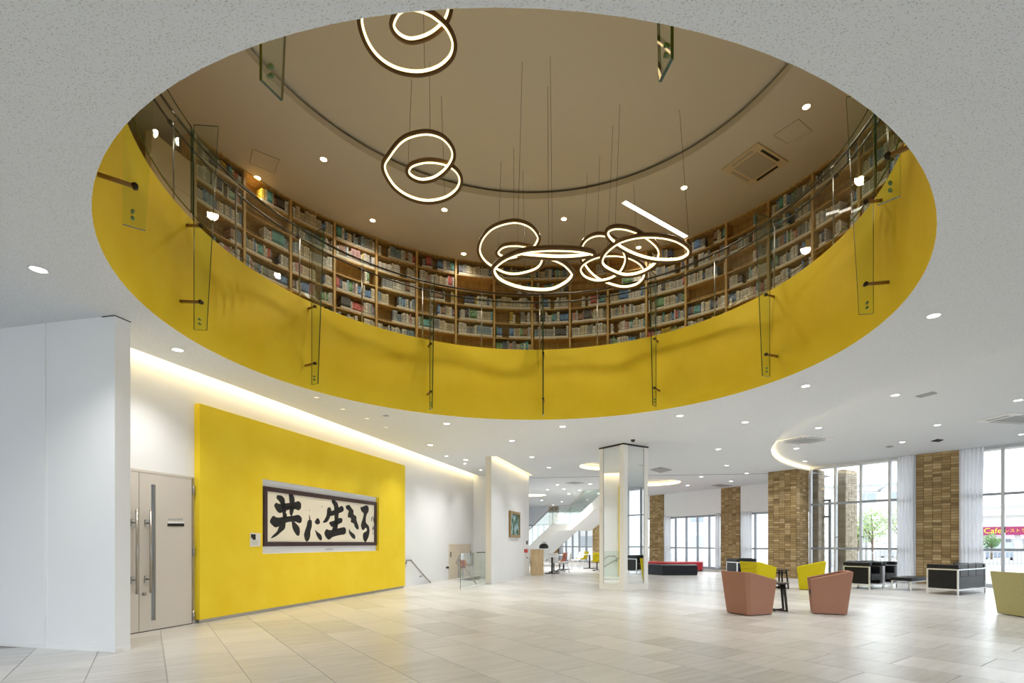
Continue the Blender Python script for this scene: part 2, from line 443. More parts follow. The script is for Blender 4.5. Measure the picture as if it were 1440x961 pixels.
for s, nm in ((slot, 'cove'), (slot2, 'cove')):                 # wall-washing slots
    mb = MB(); zt = ZC + .26
    a, b, c_, d_ = s
    mb.add([(a.x, a.y, ZC), (b.x, b.y, ZC), (b.x, b.y, zt), (a.x, a.y, zt)], [(0, 1, 2, 3)])
    mb.add([(a.x, a.y, zt), (b.x, b.y, zt), (c_.x, c_.y, zt), (d_.x, d_.y, zt)], [(0, 1, 2, 3)])
    mb.add([(d_.x, d_.y, ZC), (c_.x, c_.y, ZC), (c_.x, c_.y, zt), (d_.x, d_.y, zt)], [(3, 2, 1, 0)])
    mb.add([(b.x, b.y, ZC), (c_.x, c_.y, ZC), (c_.x, c_.y, zt), (b.x, b.y, zt)], [(0, 1, 2, 3)])
    mb.add([(a.x, a.y, ZC), (d_.x, d_.y, ZC), (d_.x, d_.y, zt), (a.x, a.y, zt)], [(3, 2, 1, 0)])
    mb.build('cove_channel', 'ceiling_plain', ceil)
    mb = MB(); k = n1 * (-0.015)
    mb.add([a + k + V((0, 0, ZC + .05)), b + k + V((0, 0, ZC + .05)), b + k + V((0, 0, ZC + .19)), a + k + V((0, 0, ZC + .19))], [(3, 2, 1, 0)])
    mb.build('cove_lamp', 'cove_light', ceil)
mb = MB()                                                       # dark joint across the ceiling
pj = [onz(747, 672.5, ZC), onz(912, 669, ZC), onz(1081, 666.5, ZC)]
for a, b in zip(pj, pj[1:]): mb.slab([a + V((0, -.035, -.004)), b + V((0, -.035, -.004)), b + V((0, .035, -.004)), a + V((0, .035, -.004))], (0, 0, .003))
mb.build('ceiling_joint', 'dark_metal', ceil)

# ================================================================== YELLOW DRUM and upper level shell
mb = MB(); n = 160
prof = [(RLO, ZC), (RUP, ZUP), (RUP + .13, ZUP), (RUP + .13, ZF2)]
k0 = 0
for r, z in prof:
    for i in range(n): mb.v.append(tuple(pol(360 * i / n, r, z)))
for s_ in range(len(prof) - 1):
    for i in range(n):
        a, b = s_ * n + i, s_ * n + (i + 1) % n; mb.f.append((a, a + n, b + n, b)); mb.m.append(0)
drum = struct(mb.build('wall_drum', 'yellow', smooth=False), 'curved yellow plaster band around the round opening')
for p in drum.data.polygons: p.use_smooth = True
drum.data.polygons.foreach_set('use_smooth', [i < n for i in range(len(drum.data.polygons))])
mb = MB()
mb.flat([[tuple(pol(360 * i / n, 6.6)[:2]) for i in range(n)], [tuple(pol(360 * i / n, RUP + .1)[:2]) for i in range(n)]], ZF2, up=True)
struct(mb.build('floor_upper', 'shelf_wood'), 'floor of the upper library gallery')
mb = MB()
for i in range(n):
    a, b = pol(360 * i / n, 6.5, ZF2), pol(360 * (i + 1) / n, 6.5, ZF2); up = V((0, 0, ZS - ZF2))
    mb.add([a, b, b + up, a + up], [(3, 2, 1, 0)])
struct(mb.build('wall_upper', 'pale_panel', smooth=True), 'outer wall of the upper library gallery')
RC, RR, ZRC = V((-0.236, 6.19, 0)), 3.80, ZS + .16              # shallow round recess in the upper ceiling
rec = [(RC.x + RR * math.cos(2 * math.pi * i / n), RC.y + RR * math.sin(2 * math.pi * i / n)) for i in range(n)]
mb = MB(); mb.flat([[tuple(pol(360 * i / n, 6.6)[:2]) for i in range(n)], rec], ZS)
cu = struct(mb.build('ceiling_upper', 'upper_ceiling'), 'warm upper ceiling over the library gallery')
mb = MB()
mb.lathe([(RR, ZS), (RR, ZS + .11)], n, RC); 
for f in range(len(mb.f)): mb.f[f] = mb.f[f][::-1]
mb.build('recess_rim', 'upper_ceiling', cu, smooth=True)
mb = MB(); mb.lathe([(RR, ZS + .11), (RR + .10, ZS + .11), (RR + .10, ZRC)], n, RC); mb.build('shadow_gap', 'dark_metal', cu)
mb = MB(); mb.disc((RC.x, RC.y, ZRC), RR + .1, n); mb.build('recess_disc', 'upper_ceiling', cu)

# ================================================================== WALLS on the left
P0 = V((-4.885, 6.0, 0))                                        # near corner of the white block
mb = MB(); nb = -n1
q = [P0, P0 + d1 * .18, P0 + d1 * .18 + nb * 9.5, P0 + nb * 9.5]
mb.prism([(p.x, p.y) for p in q], 0.0, ZC)
wb = struct(mb.build('wall_front', 'white_wall'), 'white partition wall end beside the beige double door')
mb = MB(); mb.prism([(p.x, p.y) for p in (P0 - d1 * .006 + n1 * .006, P0 + d1 * .18 + n1 * .006, P0 + d1 * .18 + nb * 9.4, P0 - d1 * .006 + nb * 9.4)], 0.001, 0.06)
mb.build('baseboard', 'plastic_white', wb)
mb = MB(); s1 = onplane(66, 700, P0, d1); mb.box((s1.x - d1.x * .001, s1.y - d1.y * .001, ZC / 2 + .03), (.005, .003, ZC - .08), (n1, d1)); mb.build('panel_joint', 'plastic_white', wb)
mb = MB(); mb.box(P0 + n1 * (-.09) + d1 * .09 + V((0, 0, ZC - .006)), (.19, .19, .008), (n1, d1)); mb.build('shadow_gap', 'dark_metal', wb)

DT = 2.26                                                       # head of the double door
dr0, dr1 = 7.0, 8.0                                             # its visible span along the wall
a_, b_ = wall(6.0), wall(20.45)
mb = MB()
def wq(Y0, Y1, z0, z1, off=0.0):
    a, b = wall(Y0, off), wall(Y1, off); mb.add([(a.x, a.y, z0), (b.x, b.y, z0), (b.x, b.y, z1), (a.x, a.y, z1)], [(0, 1, 2, 3)])
DY0, DY1 = 6.35, 8.15
wq(6.2, DY0, 0, ZC + .2); wq(DY0, DY1, DT, ZC + .2); wq(DY1, 20.45, -1.2, ZC + .2)
e0, e1 = wall(20.45), PB + n1 * (-.18)
mb.add([(e0.x, e0.y, -1.2), (e1.x, e1.y, -1.2), (e1.x, e1.y, ZC), (e0.x, e0.y, ZC)], [(0, 1, 2, 3)])
struct(mb.build('wall_left', 'white_wall'), 'long white wall behind the yellow panel')

# yellow panel with the niche
def yp(px, py, off=0.1): return onplane(px, py, wall(8.0, off), n1)
Y0_, Y1_ = 8.195, 14.78
def ypt(Y, z, off=0.1): p = wall(Y, off); return V((p.x, p.y, z))
def alongY(px, off=0.1): return yp(px, 700, off).y
ny0, ny1 = alongY(370.6), alongY(533.7)
nz1 = 0.5 * (yp(370.6, 673.7).z + yp(533.7, 700.6).z); nz0 = 0.5 * (yp(370.6, 778).z + yp(533.7, 775.6).z)
YB, YT = 0.055, 3.42
mb = MB()
def yq(Y0, Y1, z0, z1, mi=0, off=0.1): mb.add([ypt(Y0, z0, off), ypt(Y1, z0, off), ypt(Y1, z1, off), ypt(Y0, z1, off)], [(0, 1, 2, 3)], mi)
yq(Y0_, ny0, YB, YT); yq(ny1, Y1_, YB, YT); yq(ny0, ny1, YB, nz0); yq(ny0, ny1, nz1, YT)
yq(ny0, ny1, nz0, nz1, 1, 0.012)
for Y, mi in ((ny0, 0), (ny1, 0)): mb.add([ypt(Y, nz0), ypt(Y, nz1), ypt(Y, nz1, .012), ypt(Y, nz0, .012)], [(0, 1, 2, 3)], mi)
for z, mi in ((nz0, 1), (nz1, 1)): mb.add([ypt(ny0, z), ypt(ny1, z), ypt(ny1, z, .012), ypt(ny0, z, .012)], [(0, 1, 2, 3)], mi)
for Y in (Y0_, Y1_): mb.add([ypt(Y, YB), ypt(Y, YT), ypt(Y, YT, 0), ypt(Y, YB, 0)], [(0, 1, 2, 3)])
mb.add([ypt(Y0_, YT), ypt(Y1_, YT), ypt(Y1_, YT, 0), ypt(Y0_, YT, 0)], [(0, 1, 2, 3)])
mb.add([ypt(Y0_, YB), ypt(Y1_, YB), ypt(Y1_, YB, 0), ypt(Y0_, YB, 0)], [(3, 2, 1, 0)])
yw = struct(mb.build('wall_yellow', ['yellow', 'white_wall']), 'yellow plaster panel wall with a white niche')
mb = MB(); mb.prism([tuple(ypt(y, 0, o_)[:2]) for y, o_ in ((Y0_ + .02, .07), (Y1_ - .02, .07), (Y1_ - .02, .004), (Y0_ + .02, .004))], 0.001, YB)
mb.build('recessed_plinth', 'steel', yw)

# framed calligraphy
FZ = 0.055
fy0, fy1 = alongY(371.9, FZ), alongY(530, FZ)
def fp(px, py, off): return onplane(px, py, wall(8.0, off), n1)
fz1 = .5 * (fp(371.9, 683.7, FZ).z + fp(530, 706.9, FZ).z); fz0 = .5 * (fp(371.9, 768.7, FZ).z + fp(530, 767.5, FZ).z)
cal = thing('framed_calligraphy', 'long framed brush calligraphy with five black characters in the yellow wall niche', 'picture', ypt((fy0 + fy1) / 2, fz0, .014))
inv = Matrix.Translation(-cal.location)
def cadd(m, name, mats):
    m.v = [tuple(V(v) - cal.location) for v in m.v]; return m.build(name, mats, cal)
fw = 0.085
for nm, (ya, yb, za, zb) in {'frame_top': (fy0, fy1, fz1 - fw, fz1), 'frame_bottom': (fy0, fy1, fz0, fz0 + fw), 'frame_side': (fy0, fy0 + fw, fz0 + fw, fz1 - fw), 'frame_side.001': (fy1 - fw, fy1, fz0 + fw, fz1 - fw)}.items():
    mb = MB(); mb.slab([ypt(ya, za, .014), ypt(yb, za, .014), ypt(yb, zb, .014), ypt(ya, zb, .014)], n1 * .045); cadd(mb, nm.split('.')[0], 'lacquer')
mb = MB(); mb.slab([ypt(fy0 + fw, fz0 + fw, .03), ypt(fy1 - fw, fz0 + fw, .03), ypt(fy1 - fw, fz1 - fw, .03), ypt(fy0 + fw, fz1 - fw, .03)], n1 * .004); cadd(mb, 'paper', 'paper')
strokes = [
 [(235,292),(290,298),(322,330),(328,390),(345,480),(300,520),(290,440),(270,370),(228,330)],
 [(365,258),(410,275),(435,330),(432,400),(425,470),(400,540),(375,500),(380,400),(372,330)],
 [(200,410),(225,375),(265,395),(340,385),(440,372),(480,358),(508,385),(508,440),(480,468),(440,450),(380,455),(320,470),(270,500),(235,475)],
 [(155,580),(190,520),(240,550),(330,535),(420,525),(480,512),(515,545),(515,595),(490,612),(440,590),(360,595),(300,620),(220,665),(160,610)],
 [(300,500),(345,490),(350,560),(330,570),(300,570)],
 [(270,600),(335,590),(328,670),(280,710),(230,755),(165,785),(180,755),(240,700),(260,640)],
 [(400,570),(440,600),(490,655),(495,720),(480,755),(455,745),(420,690),(405,640)],
 [(595,565),(628,575),(630,640),(612,700),(610,760),(595,800),(570,820),(550,795),(538,740),(552,690),(570,640),(578,590)],
 [(595,512),(602,520),(615,566),(600,570)],
 [(690,545),(715,570),(722,610),(690,628),(655,600)],
 [(660,675),(680,700),(730,735),(745,775),(735,808),(705,790),(680,745)],
 [(800,440),(830,425),(850,460),(835,540),(800,600),(745,605),(770,570),(795,520)],
 [(855,338),(890,350),(920,385),(935,450),(925,560),(918,680),(880,700),(850,690),(885,600),(880,500),(880,420),(850,370)],
 [(800,480),(860,470),(920,440),(965,408),(988,440),(985,475),(930,500),(850,530),(810,530)],
 [(815,600),(880,580),(940,545),(975,560),(970,600),(920,625),(880,645),(850,655)],
 [(765,720),(790,672),(830,690),(920,668),(1000,650),(1015,690),(1005,735),(930,745),(860,765),(820,800),(785,770)],
 [(1010,410),(1050,400),(1075,440),(1098,465),(1095,510),(1130,530),(1130,580),(1150,630),(1158,670),(1140,685),(1110,650),(1100,610),(1065,600),(1070,550),(1030,545),(1035,500),(1045,470),(1010,445)],
 [(1045,665),(1060,700),(1110,735),(1120,770),(1110,792),(1075,770),(1045,720)],
 [(1172,430),(1195,425),(1245,405),(1268,430),(1268,475),(1240,520),(1232,600),(1270,640),(1280,700),(1265,770),(1240,815),(1228,828),(1205,790),(1200,740),(1215,710),(1238,705),(1250,680),(1235,655),(1210,690),(1190,680),(1178,630),(1200,560),(1215,500),(1185,475)],
 [(1296,545),(1303,535),(1306,590),(1298,588)], [(1312,530),(1320,526),(1318,560),(1311,572)], [(1318,560),(1334,552),(1332,596),(1322,600),(1322,572)],
 [(1311,648),(1324,640),(1326,650),(1318,660),(1318,700),(1312,700)], [(1305,668),(1330,662),(1330,670),(1305,676)], [(1312,712),(1318,712),(1318,735),(1312,735)],
 [(708,312),(718,312),(716,328),(710,326)], [(738,415),(748,416),(747,426),(739,425)], [(599,460),(607,461),(606,470),(600,470)],
]
for sp in strokes:
    # round the brush outline
    P_ = [V((x, y, 0)) for x, y in sp]; Q_ = []
    for i in range(len(P_)):
        a, b = P_[i], P_[(i + 1) % len(P_)]; Q_ += [a * .8 + b * .2, a * .2 + b * .8]
    pts = [onplane(360 + p.x / 8, 660 + p.y / 8, wall(8.0, .0345), n1) for p in Q_]
    mb = MB(); mb.slab(pts, n1 * .0012); cadd(mb, 'brush_stroke', 'ink')
# caption line and the plaque beside it
mb = MB(); mb.slab([onplane(x, y, wall(8, .0125), n1) for x, y in ((458, 772.4), (468, 772.2), (468, 773.4), (458, 773.7))], n1 * .002)
tag(mb.build('caption_strip', 'grille'), 'tiny grey caption strip under the framed calligraphy', 'caption')
pq = thing('wall_plaque', 'small white plaque with a black emblem on the yellow wall', 'plaque', (0, 0, 0))
mb = MB(); mb.slab([yp(x, y, .101) for x, y in ((351.5, 749.5), (365.5, 750.5), (365.5, 768.5), (351.5, 769.5))], n1 * .012); mb.build('plate', 'pearl', pq)
mb = MB(); mb.slab([yp(x, y, .1135) for x, y in ((353, 751.5), (359.5, 751.8), (359.5, 759.5), (355, 759.5), (355, 757), (353, 757))], n1 * .002); mb.build('emblem', 'ink', pq)
for yy in (761, 763, 765):
    mb = MB(); mb.slab([yp(x, y, .1135) for x, y in ((354, yy), (363, yy), (363, yy + .6), (354, yy + .6))], n1 * .001); mb.build('text_line', 'grille', pq)

# beige double door
dd = thing('double_door', 'beige double door with long steel pull handles beside the yellow wall', 'door', (0, 0, 0)); dd['kind'] = 'structure'; dd.name = 'door_1'
seamY = onplane(197, 700, wall(8, .03), n1).y
def dpt(Y, z, off): return ypt(Y, z, off)
def dleaf(name, ya, yb, cut=None):
    mb = MB()
    if cut is None:
        mb.slab([dpt(ya, .012, -.02), dpt(yb, .012, -.02), dpt(yb, DT - .02, -.02), dpt(ya, DT - .02, -.02)], n1 * .04)
    else:
        c0, c1, z0, z1 = cut
        for (p, q_, za, zb) in ((ya, c0, .012, DT - .02), (c1, yb, .012, DT - .02), (c0, c1, .012, z0), (c0, c1, z1, DT - .02)):
            mb.slab([dpt(p, za, -.02), dpt(q_, za, -.02), dpt(q_, zb, -.02), dpt(p, zb, -.02)], n1 * .04)
    return mb.build(name, 'door_beige', dd)
dleaf('leaf', DY0 + .02, seamY - .004)
gy0, gy1 = onplane(213, 700, wall(8, .02), n1).y, onplane(219.5, 700, wall(8, .02), n1).y
gz1, gz0 = onplane(216, 682, wall(8, .02), n1).z, onplane(216, 873, wall(8, .02), n1).z
lf = dleaf('leaf', seamY + .004, DY1 - .02, (gy0, gy1, gz0, gz1))
mb = MB(); mb.slab([dpt(gy0, gz0, 0), dpt(gy1, gz0, 0), dpt(gy1, gz1, 0), dpt(gy0, gz1, 0)], n1 * .004); mb.build('vision_glass', 'glass_window', lf)
mb = MB(); mb.slab([dpt(gy0 - .1, gz0 - .1, -.5), dpt(gy1 + .5, gz0 - .1, -.5), dpt(gy1 + .5, gz1 + .1, -.5), dpt(gy0 - .1, gz1 + .1, -.5)], n1 * .004); mb.build('room_behind', 'grille', dd)
def fr(px, py, off): return onplane(px, py, wall(8, off), n1)
for hx in (192.5, 212):
    t_, b__ = fr(hx, 716, .09), fr(hx, 841, .09)
    mb = MB(); mb.tube([(t_.x, t_.y, 1.71), (t_.x, t_.y, .55)], .016, 10)
    h = mb.build('pull_handle', 'steel', dd, True)
    for zz in (1.53, .74):
        p = V((t_.x, t_.y, zz)); mb = MB(); mb.tube([p, p - n1 * .075], .012, 8); mb.build('standoff', 'steel', h, True)
        mb = MB(); mb.box(p - n1 * .066 + d1 * (-.0), (.012, .07, .1), (n1, d1)); mb.build('rose', 'steel', h)
mb = MB(); mb.prism([tuple(dpt(y_, 0, o_)[:2]) for y_, o_ in ((DY0, -.03), (DY1, -.03), (DY1, .018), (DY0, .018))], 0.0005, .0115); mb.build('light_stop', 'dark_metal', dd)  # dark bar added to block light leaking under the leaves
mb = MB(); p = fr(202.5, 836, .03); mb.tube([p - n1 * .01, p + n1 * .02], .022, 14); mb.build('lock_cylinder', 'steel', dd, True)
for hy_ in (690, 776, 866):
    p = fr(272.3, hy_, .03); mb = MB(); mb.tube([p + V((0, 0, -.07)), p + V((0, 0, .07))], .018, 10); mb.build('hinge', 'steel', dd, True)
mb = MB(); mb.slab([fr(235.5, 733.5, .021), fr(258.5, 733.8, .021), fr(258.5, 736.5, .021), fr(235.5, 736.4, .021)], n1 * .006); sg = mb.build('name_plate', 'plastic_white', dd)
mb = MB(); mb.slab([fr(235.5, 736.4, .021), fr(258.5, 736.5, .021), fr(258.5, 740.6, .021), fr(235.5, 740.6, .021)], n1 * .007); mb.build('name_strip', 'ink', sg)
for i in range(7):
    x = 237 + i * 3; mb = MB(); mb.slab([fr(x, 729.5, .021), fr(x + 1.6, 729.5, .021), fr(x + 1.6, 731.8, .021), fr(x, 731.8, .021)], n1 * .003); mb.build('raised_letter', 'grille', sg)
for ya, yb, za, zb in ((DY0, DY1, DT - .02, DT + .015), (DY1 - .018, DY1 + .012, 0, DT)):
    mb = MB(); mb.slab([dpt(ya, za, -.02), dpt(yb, za, -.02), dpt(yb, zb, -.02), dpt(ya, zb, -.02)], n1 * .045); mb.build('door_frame', 'steel' if yb - ya < .1 else 'door_beige', dd)

# ------------------------------------------------------------------ pier, stair going down, its door, rails and glass
mb = MB(); q = [PA, PB, PB - n1 * .18, PA - n1 * .18]
mb.prism([(p.x, p.y) for p in q], -1.2, ZC + .2)
pier = struct(mb.build('wall_pier', 'white_wall'), 'white pier wall with a small painting')
mb = MB(); mb.prism([(p.x, p.y) for p in (PA + n1 * .006 - d1 * .006, PB + n1 * .006, PB - n1 * .1, PA - n1 * .18 - d1 * .006)], 0.001, .06); mb.build('baseboard', 'plastic_white', pier)
mb = MB(); mb.box(PA - n1 * .09 - d1 * .003 + V((0, 0, ZC / 2)), (.18, .006, ZC), (n1, d1)); mb.build('end_face', 'end_cream', pier)
stw = st_b - st_a; ns = 6
mb = MB()
lo = -0.96; run = 0.3
for i in range(ns):
    z1 = -(i + 1) * 0.16; a = st_a + d1 * (i * run); b = st_b + d1 * (i * run)
    L = run if i < ns - 1 else 6.5 - i * run
    mb.prism([(p.x, p.y) for p in (a, b, b + d1 * L, a + d1 * L)], -1.15, z1)
stf = struct(mb.build('floor_stairwell', 'tile'), 'steps going down behind the glass balustrade')
mb = MB(); mb.add([(st_a.x, st_a.y, -1.15), (st_b.x, st_b.y, -1.15), (st_b.x, st_b.y, 0), (st_a.x, st_a.y, 0)], [(0, 1, 2, 3)])
mb.add([(st_b.x, st_b.y, -1.15), (st_c.x, st_c.y, -1.15), (st_c.x, st_c.y, 0), (st_b.x, st_b.y, 0)], [(3, 2, 1, 0)])
struct(mb.build('wall_stairwell', 'white_wall'), 'white side walls of the stair going down')
def handrail(name, label, pts, npt):
    t = thing(name, label, 'handrail'); mb = MB(); mb.tube(pts, .02, 10); mb.build('rail', 'steel', t, True)
    for k in npt:
        mb = MB(); mb.tube([pts[k], pts[k] + V((0, 0, -.07)), pts[k] + V((0, 0, -.08)) - n1 * .07], .009, 8); mb.build('bracket', 'steel', t, True)
        mb = MB(); q_ = pts[k] + V((0, 0, -.08)) - n1 * .066; mb.tube([q_, q_ - n1 * .012], .03, 12); mb.build('rose', 'steel', t, True)
    return t
A_ = [wall(14.86, .08, .66), wall(14.90, .08, .76), wall(15.15, .08, .76), wall(15.9, .08, .32), wall(16.9, .08, -.23)]
handrail('stair_handrail', 'steel handrail on the white wall going down past the yellow panel', A_, (0, 3))
sp = lambda Y, z, o_=0.0: V((-2.26 + .2219 * (Y - 13.95) - o_ * .976, Y + o_ * .2166, z))
R_ = [sp(14.12, .70, .12), sp(14.16, .79, .12), sp(14.4, .78, .12), sp(15.1, .35, .12), sp(15.8, -.05, .12)]
t = thing('stair_handrail', 'steel handrail seen through the glass balustrade', 'handrail'); mb = MB(); mb.tube(R_, .02, 10); mb.build('rail', 'steel', t, True)
for k in (0, 3):
    mb = MB(); mb.tube([R_[k], R_[k] + n1 * .05 + V((0, 0, -.05)), R_[k] + n1 * .115 + V((0, 0, -.05))], .009, 8); mb.build('bracket', 'steel', t, True)
gb = thing('glass_balustrade', 'frameless glass balustrade with dark end post at the stair opening', 'balustrade')
mb = MB(); mb.slab([sp(14.1, .0), sp(16.35, .0), sp(16.35, .96), sp(14.1, .98)], n1 * .012, 0, 1); mb.build('glass_pane', ['glass_fin', 'glass_edge'], gb)
mb = MB(); p = sp(16.37, .48); mb.box(p + n1 * .006, (.03, .03, .96), (n1, d1)); mb.build('end_post', 'dark_metal', gb)
mb = MB(); mb.slab([sp(15.35, .962), sp(16.36, .948), sp(16.36, .972), sp(15.35, .985)], n1 * .014); mb.build('top_clip', 'dark_metal', gb)
mb = MB(); mb.slab([sp(14.1, .001, .04), sp(16.35, .001, .04), sp(16.35, .03, .04), sp(14.1, .03, .04)], n1 * .09); mb.build('kerb', 'plastic_white', gb)
d2 = thing('door_2', 'cream double door at the foot of the stair', 'door'); d2['kind'] = 'structure'
ya, yb = 18.12, 20.0; zt, zb = 1.15, -.96; ym = (ya + yb) / 2
for a, b in ((ya, ym - .006), (ym + .006, yb)):
    mb = MB(); mb.slab([ypt(a, zb, .012), ypt(b, zb, .012), ypt(b, zt, .012), ypt(a, zt, .012)], n1 * .03); l_ = mb.build('leaf', 'door_cream', d2)
    mb = MB(); s_ = ym - .28 if a == ya else ym + .12; mb.slab([ypt(s_, zb + .2, .0425), ypt(s_ + .14, zb + .2, .0425), ypt(s_ + .14, zt - .35, .0425), ypt(s_, zt - .35, .0425)], n1 * .003); mb.build('vision_strip', 'grille', l_)
for s_ in (ya, yb):
    for z in (zt - .3, zt - 1.55):
        mb = MB(); p = ypt(s_, z, .045); mb.tube([p + V((0, 0, -.09)), p + V((0, 0, .09))], .022, 8); mb.build('hinge', 'dark_metal', d2, True)
mb = MB(); p = ypt(ym + .05, zb + 1.2, .06); mb.tube([p + V((0, 0, -.2)), p + V((0, 0, .2))], .018, 8); mb.build('pull_handle', 'steel', d2, True)
for a, b, z0, z1 in ((ya - .07, yb + .07, zt, zt + .06), (ya - .07, ya, zb, zt), (yb, yb + .07, zb, zt)):
    mb = MB(); mb.slab([ypt(a, z0, .002), ypt(b, z0, .002), ypt(b, z1, .002), ypt(a, z1, .002)], n1 * .04); mb.build('door_frame', 'door_cream', d2)
ws = thing('door_sign', 'small sign plate on the white wall beside the stair door', 'sign')
mb = MB(); mb.slab([fr(x, y, .002) for x, y in ((627.2, 794), (632, 794), (632, 797), (627.2, 797))], n1 * .01); mb.build('plate', 'plastic_white', ws)
mb = MB(); mb.slab([fr(x, y, .002) for x, y in ((627.2, 797.2), (632, 797.2), (632, 799.8), (627.2, 799.8))], n1 * .012); mb.build('name_strip', 'ink', ws)

# painting and control panel on the pier
def pp(px, py, off=.002): return onplane(px, py, PA + n1 * off, n1)
pt = thing('small_painting', 'small gilt framed green landscape painting on the white pier', 'picture')
x0, x1 = 715.5, 729.5; zt_, zb_ = pp(715.5, 718.5).z, pp(715.5, 756).z
ya, yb = pp(x0, 700).y, pp(x1, 700).y
def ppt(Y, z, off): p = PA + d1 * ((Y - PA.y) / d1.y) + n1 * off; return V((p.x, p.y, z))
fb = .09
for a, b, c_, d_ in ((ya, yb, zt_ - fb, zt_), (ya, yb, zb_, zb_ + fb), (ya, ya + fb, zb_ + fb, zt_ - fb), (yb - fb, yb, zb_ + fb, zt_ - fb)):
    mb = MB(); mb.slab([ppt(a, c_, .002), ppt(b, c_, .002), ppt(b, d_, .002), ppt(a, d_, .002)], n1 * .06); mb.build('frame_bar', 'gold', pt)
mat('canvas', (90, 120, 80), 0.7); noise_col(M['canvas'], (44, 84, 40), (160, 190, 200), 5.0, lo=0.42, hi=0.62)
mb = MB(); mb.slab([ppt(ya + fb, zb_ + fb, .01), ppt(yb - fb, zb_ + fb, .01), ppt(yb - fb, zt_ - fb, .01), ppt(ya + fb, zt_ - fb, .01)], n1 * .02); mb.build('canvas', 'canvas', pt)
al = thing('alarm_panel', 'tall white alarm panel with a red lamp on the white pier', 'alarm panel')
mb = MB(); mb.slab([pp(x, y, .001) for x, y in ((736.2, 758), (743, 758.5), (743, 806), (736.2, 808))], n1 * .02); mb.build('cover', 'plastic_white', al)
for (xa, ya_, xb, yb_, m_) in ((740, 761, 742, 766, 'dark_metal'), (737, 772.5, 741.5, 777.5, 'red'), (740, 783, 742, 786, 'grille')):
    mb = MB(); mb.slab([pp(x, y, .021) for x, y in ((xa, ya_), (xb, ya_), (xb, yb_), (xa, yb_))], n1 * .015); mb.build({'red': 'red_lamp', 'grille': 'button', 'dark_metal': 'speaker_slot'}[m_], m_, al)

# ================================================================== WINDOW FRONT (right) and pillars
def brick_face(parent, p0, u, nrm, width, z0, z1, cols, rows, matn='brick', single=False, depth=.018, proud=.012):
    bw, bh = width / cols, (z1 - z0) / rows; g = .0045
    allm = MB(); one = None
    for r in range(rows):
        for c in range(cols):
            ctr = p0 + u * ((c + .5) * bw) + V((0, 0, z0 + (r + .5) * bh)); dp = depth + random.uniform(-1, 1) * .006
            if single:
                if one is None:
                    one = MB(); one.box((0, 0, 0), (bw - 2 * g, depth, bh - 2 * g)); one = one.mesh('brick', matn)
                o = link('brick', one, parent); o.location = ctr + nrm * (dp - depth / 2); o.rotation_euler = (0, 0, math.atan2(u.y, u.x))
            else:
                allm.box(ctr + nrm * (dp / 2), (bw - 2 * g, dp, bh - 2 * g), (u, nrm))
    if not single:
        o = allm.build('brick_facing', matn, parent); o['kind'] = 'stuff'
def pillar(label, p0, u, width, depth, z1, cols, single, matn='brick', mort='mortar', sides=(), rows=None):
    """p0: floor corner; u along the room face; the face normal points into the room; body extends away from the room"""
    nrm = V((u.y, -u.x, 0))
    if nrm.dot(-p0) < 0: nrm = -nrm
    t = thing('brick_pillar', label, 'pillar', p0)
    mb = MB(); q = [V((0, 0, 0)), u * width, u * width - nrm * depth, -nrm * depth]
    mb.prism([(p.x, p.y) for p in q], 0.0, z1); mb.build('core', mort, t)
    rows = rows or int(round(z1 / .081))
    brick_face(t, V((0, 0, 0)), u, nrm, width, 0.002, z1 - .002, cols, rows, matn, single)
    for (o_, uu, nn, ww, cc, sg) in sides: brick_face(t, o_, uu, nn, ww, .002, z1 - .002, cc, rows, matn, False)
    return t
tB0, tB1 = 3.31, 4.445
pillar('brown brick pillar between white curtains behind the black sofa', fac(tB0, -.02), eF, tB1 - tB0, .35, ZR, 5, True)
A0 = V((8.9, 18.5, 0)); wA = 1.05
pillar('wide brown brick pillar with a projecting corner behind the yellow chairs', A0, -eF, wA, .85, ZR, 5, False,
       sides=((V((0, 0, 0)), nF, eF, .83, 4, 0),))
pillar('dark brown brick pillar beside the far windows', far(-1.05), eB, 1.05, .4, ZC, 5, False)
pillar('dark brown brick pillar behind the red bench', far(3.72), eB, 1.05, .4, ZC, 5, False)
pillar('dark brown brick pillar behind the yellow swivel chair', far(8.75), eB, 1.1, .4, ZC, 5, False)
pillar('dark brown brick pillar beyond the white staircase', far(13.7), eB, 1.2, .4, ZC, 5, False)

WN = [0]
def window(p0, u, nrm, stations, zs, matf='frame_alu', mw=.075, tw=.07, label='tall glazed window'):
    """stations: distances of mullions; zs: sill, transoms.., head"""
    WN[0] += 1
    t = thing('window_%d' % WN[0], label, 'window', p0); t['kind'] = 'structure'
    for s_ in stations:
        mb = MB(); mb.box(u * s_ + V((0, 0, (zs[0] + zs[-1]) / 2)), (mw, .11, zs[-1] - zs[0]), (u, nrm)); mb.build('mullion', matf, t)
    for a, b in zip(stations, stations[1:]):
        for z in zs:
            h = tw if z not in (zs[0], zs[-1]) else .09
            zz = z + (h / 2 if z == zs[0] else (-h / 2 if z == zs[-1] else 0))
            mb = MB(); mb.box(u * ((a + b) / 2) + V((0, 0, zz)), (b - a - mw, .09, h), (u, nrm)); mb.build('transom', 'frame_grey' if h == tw else matf, t)
        for z0, z1 in zip(zs, zs[1:]):
            mb = MB(); mb.slab([u * (a + mw / 2) + V((0, 0, z0 + .03)), u * (b - mw / 2) + V((0, 0, z0 + .03)), u * (b - mw / 2) + V((0, 0, z1 - .03)), u * (a + mw / 2) + V((0, 0, z1 - .03))], nrm * .008)
            mb.build('pane', 'glass_window', t)
    return t
w1 = window(fac(0), eF, nF, [.08, .935, 1.754, 2.61, 3.3], [0.0, 1.06, 2.63, ZR], label='tall window beside the wide brick pillar')
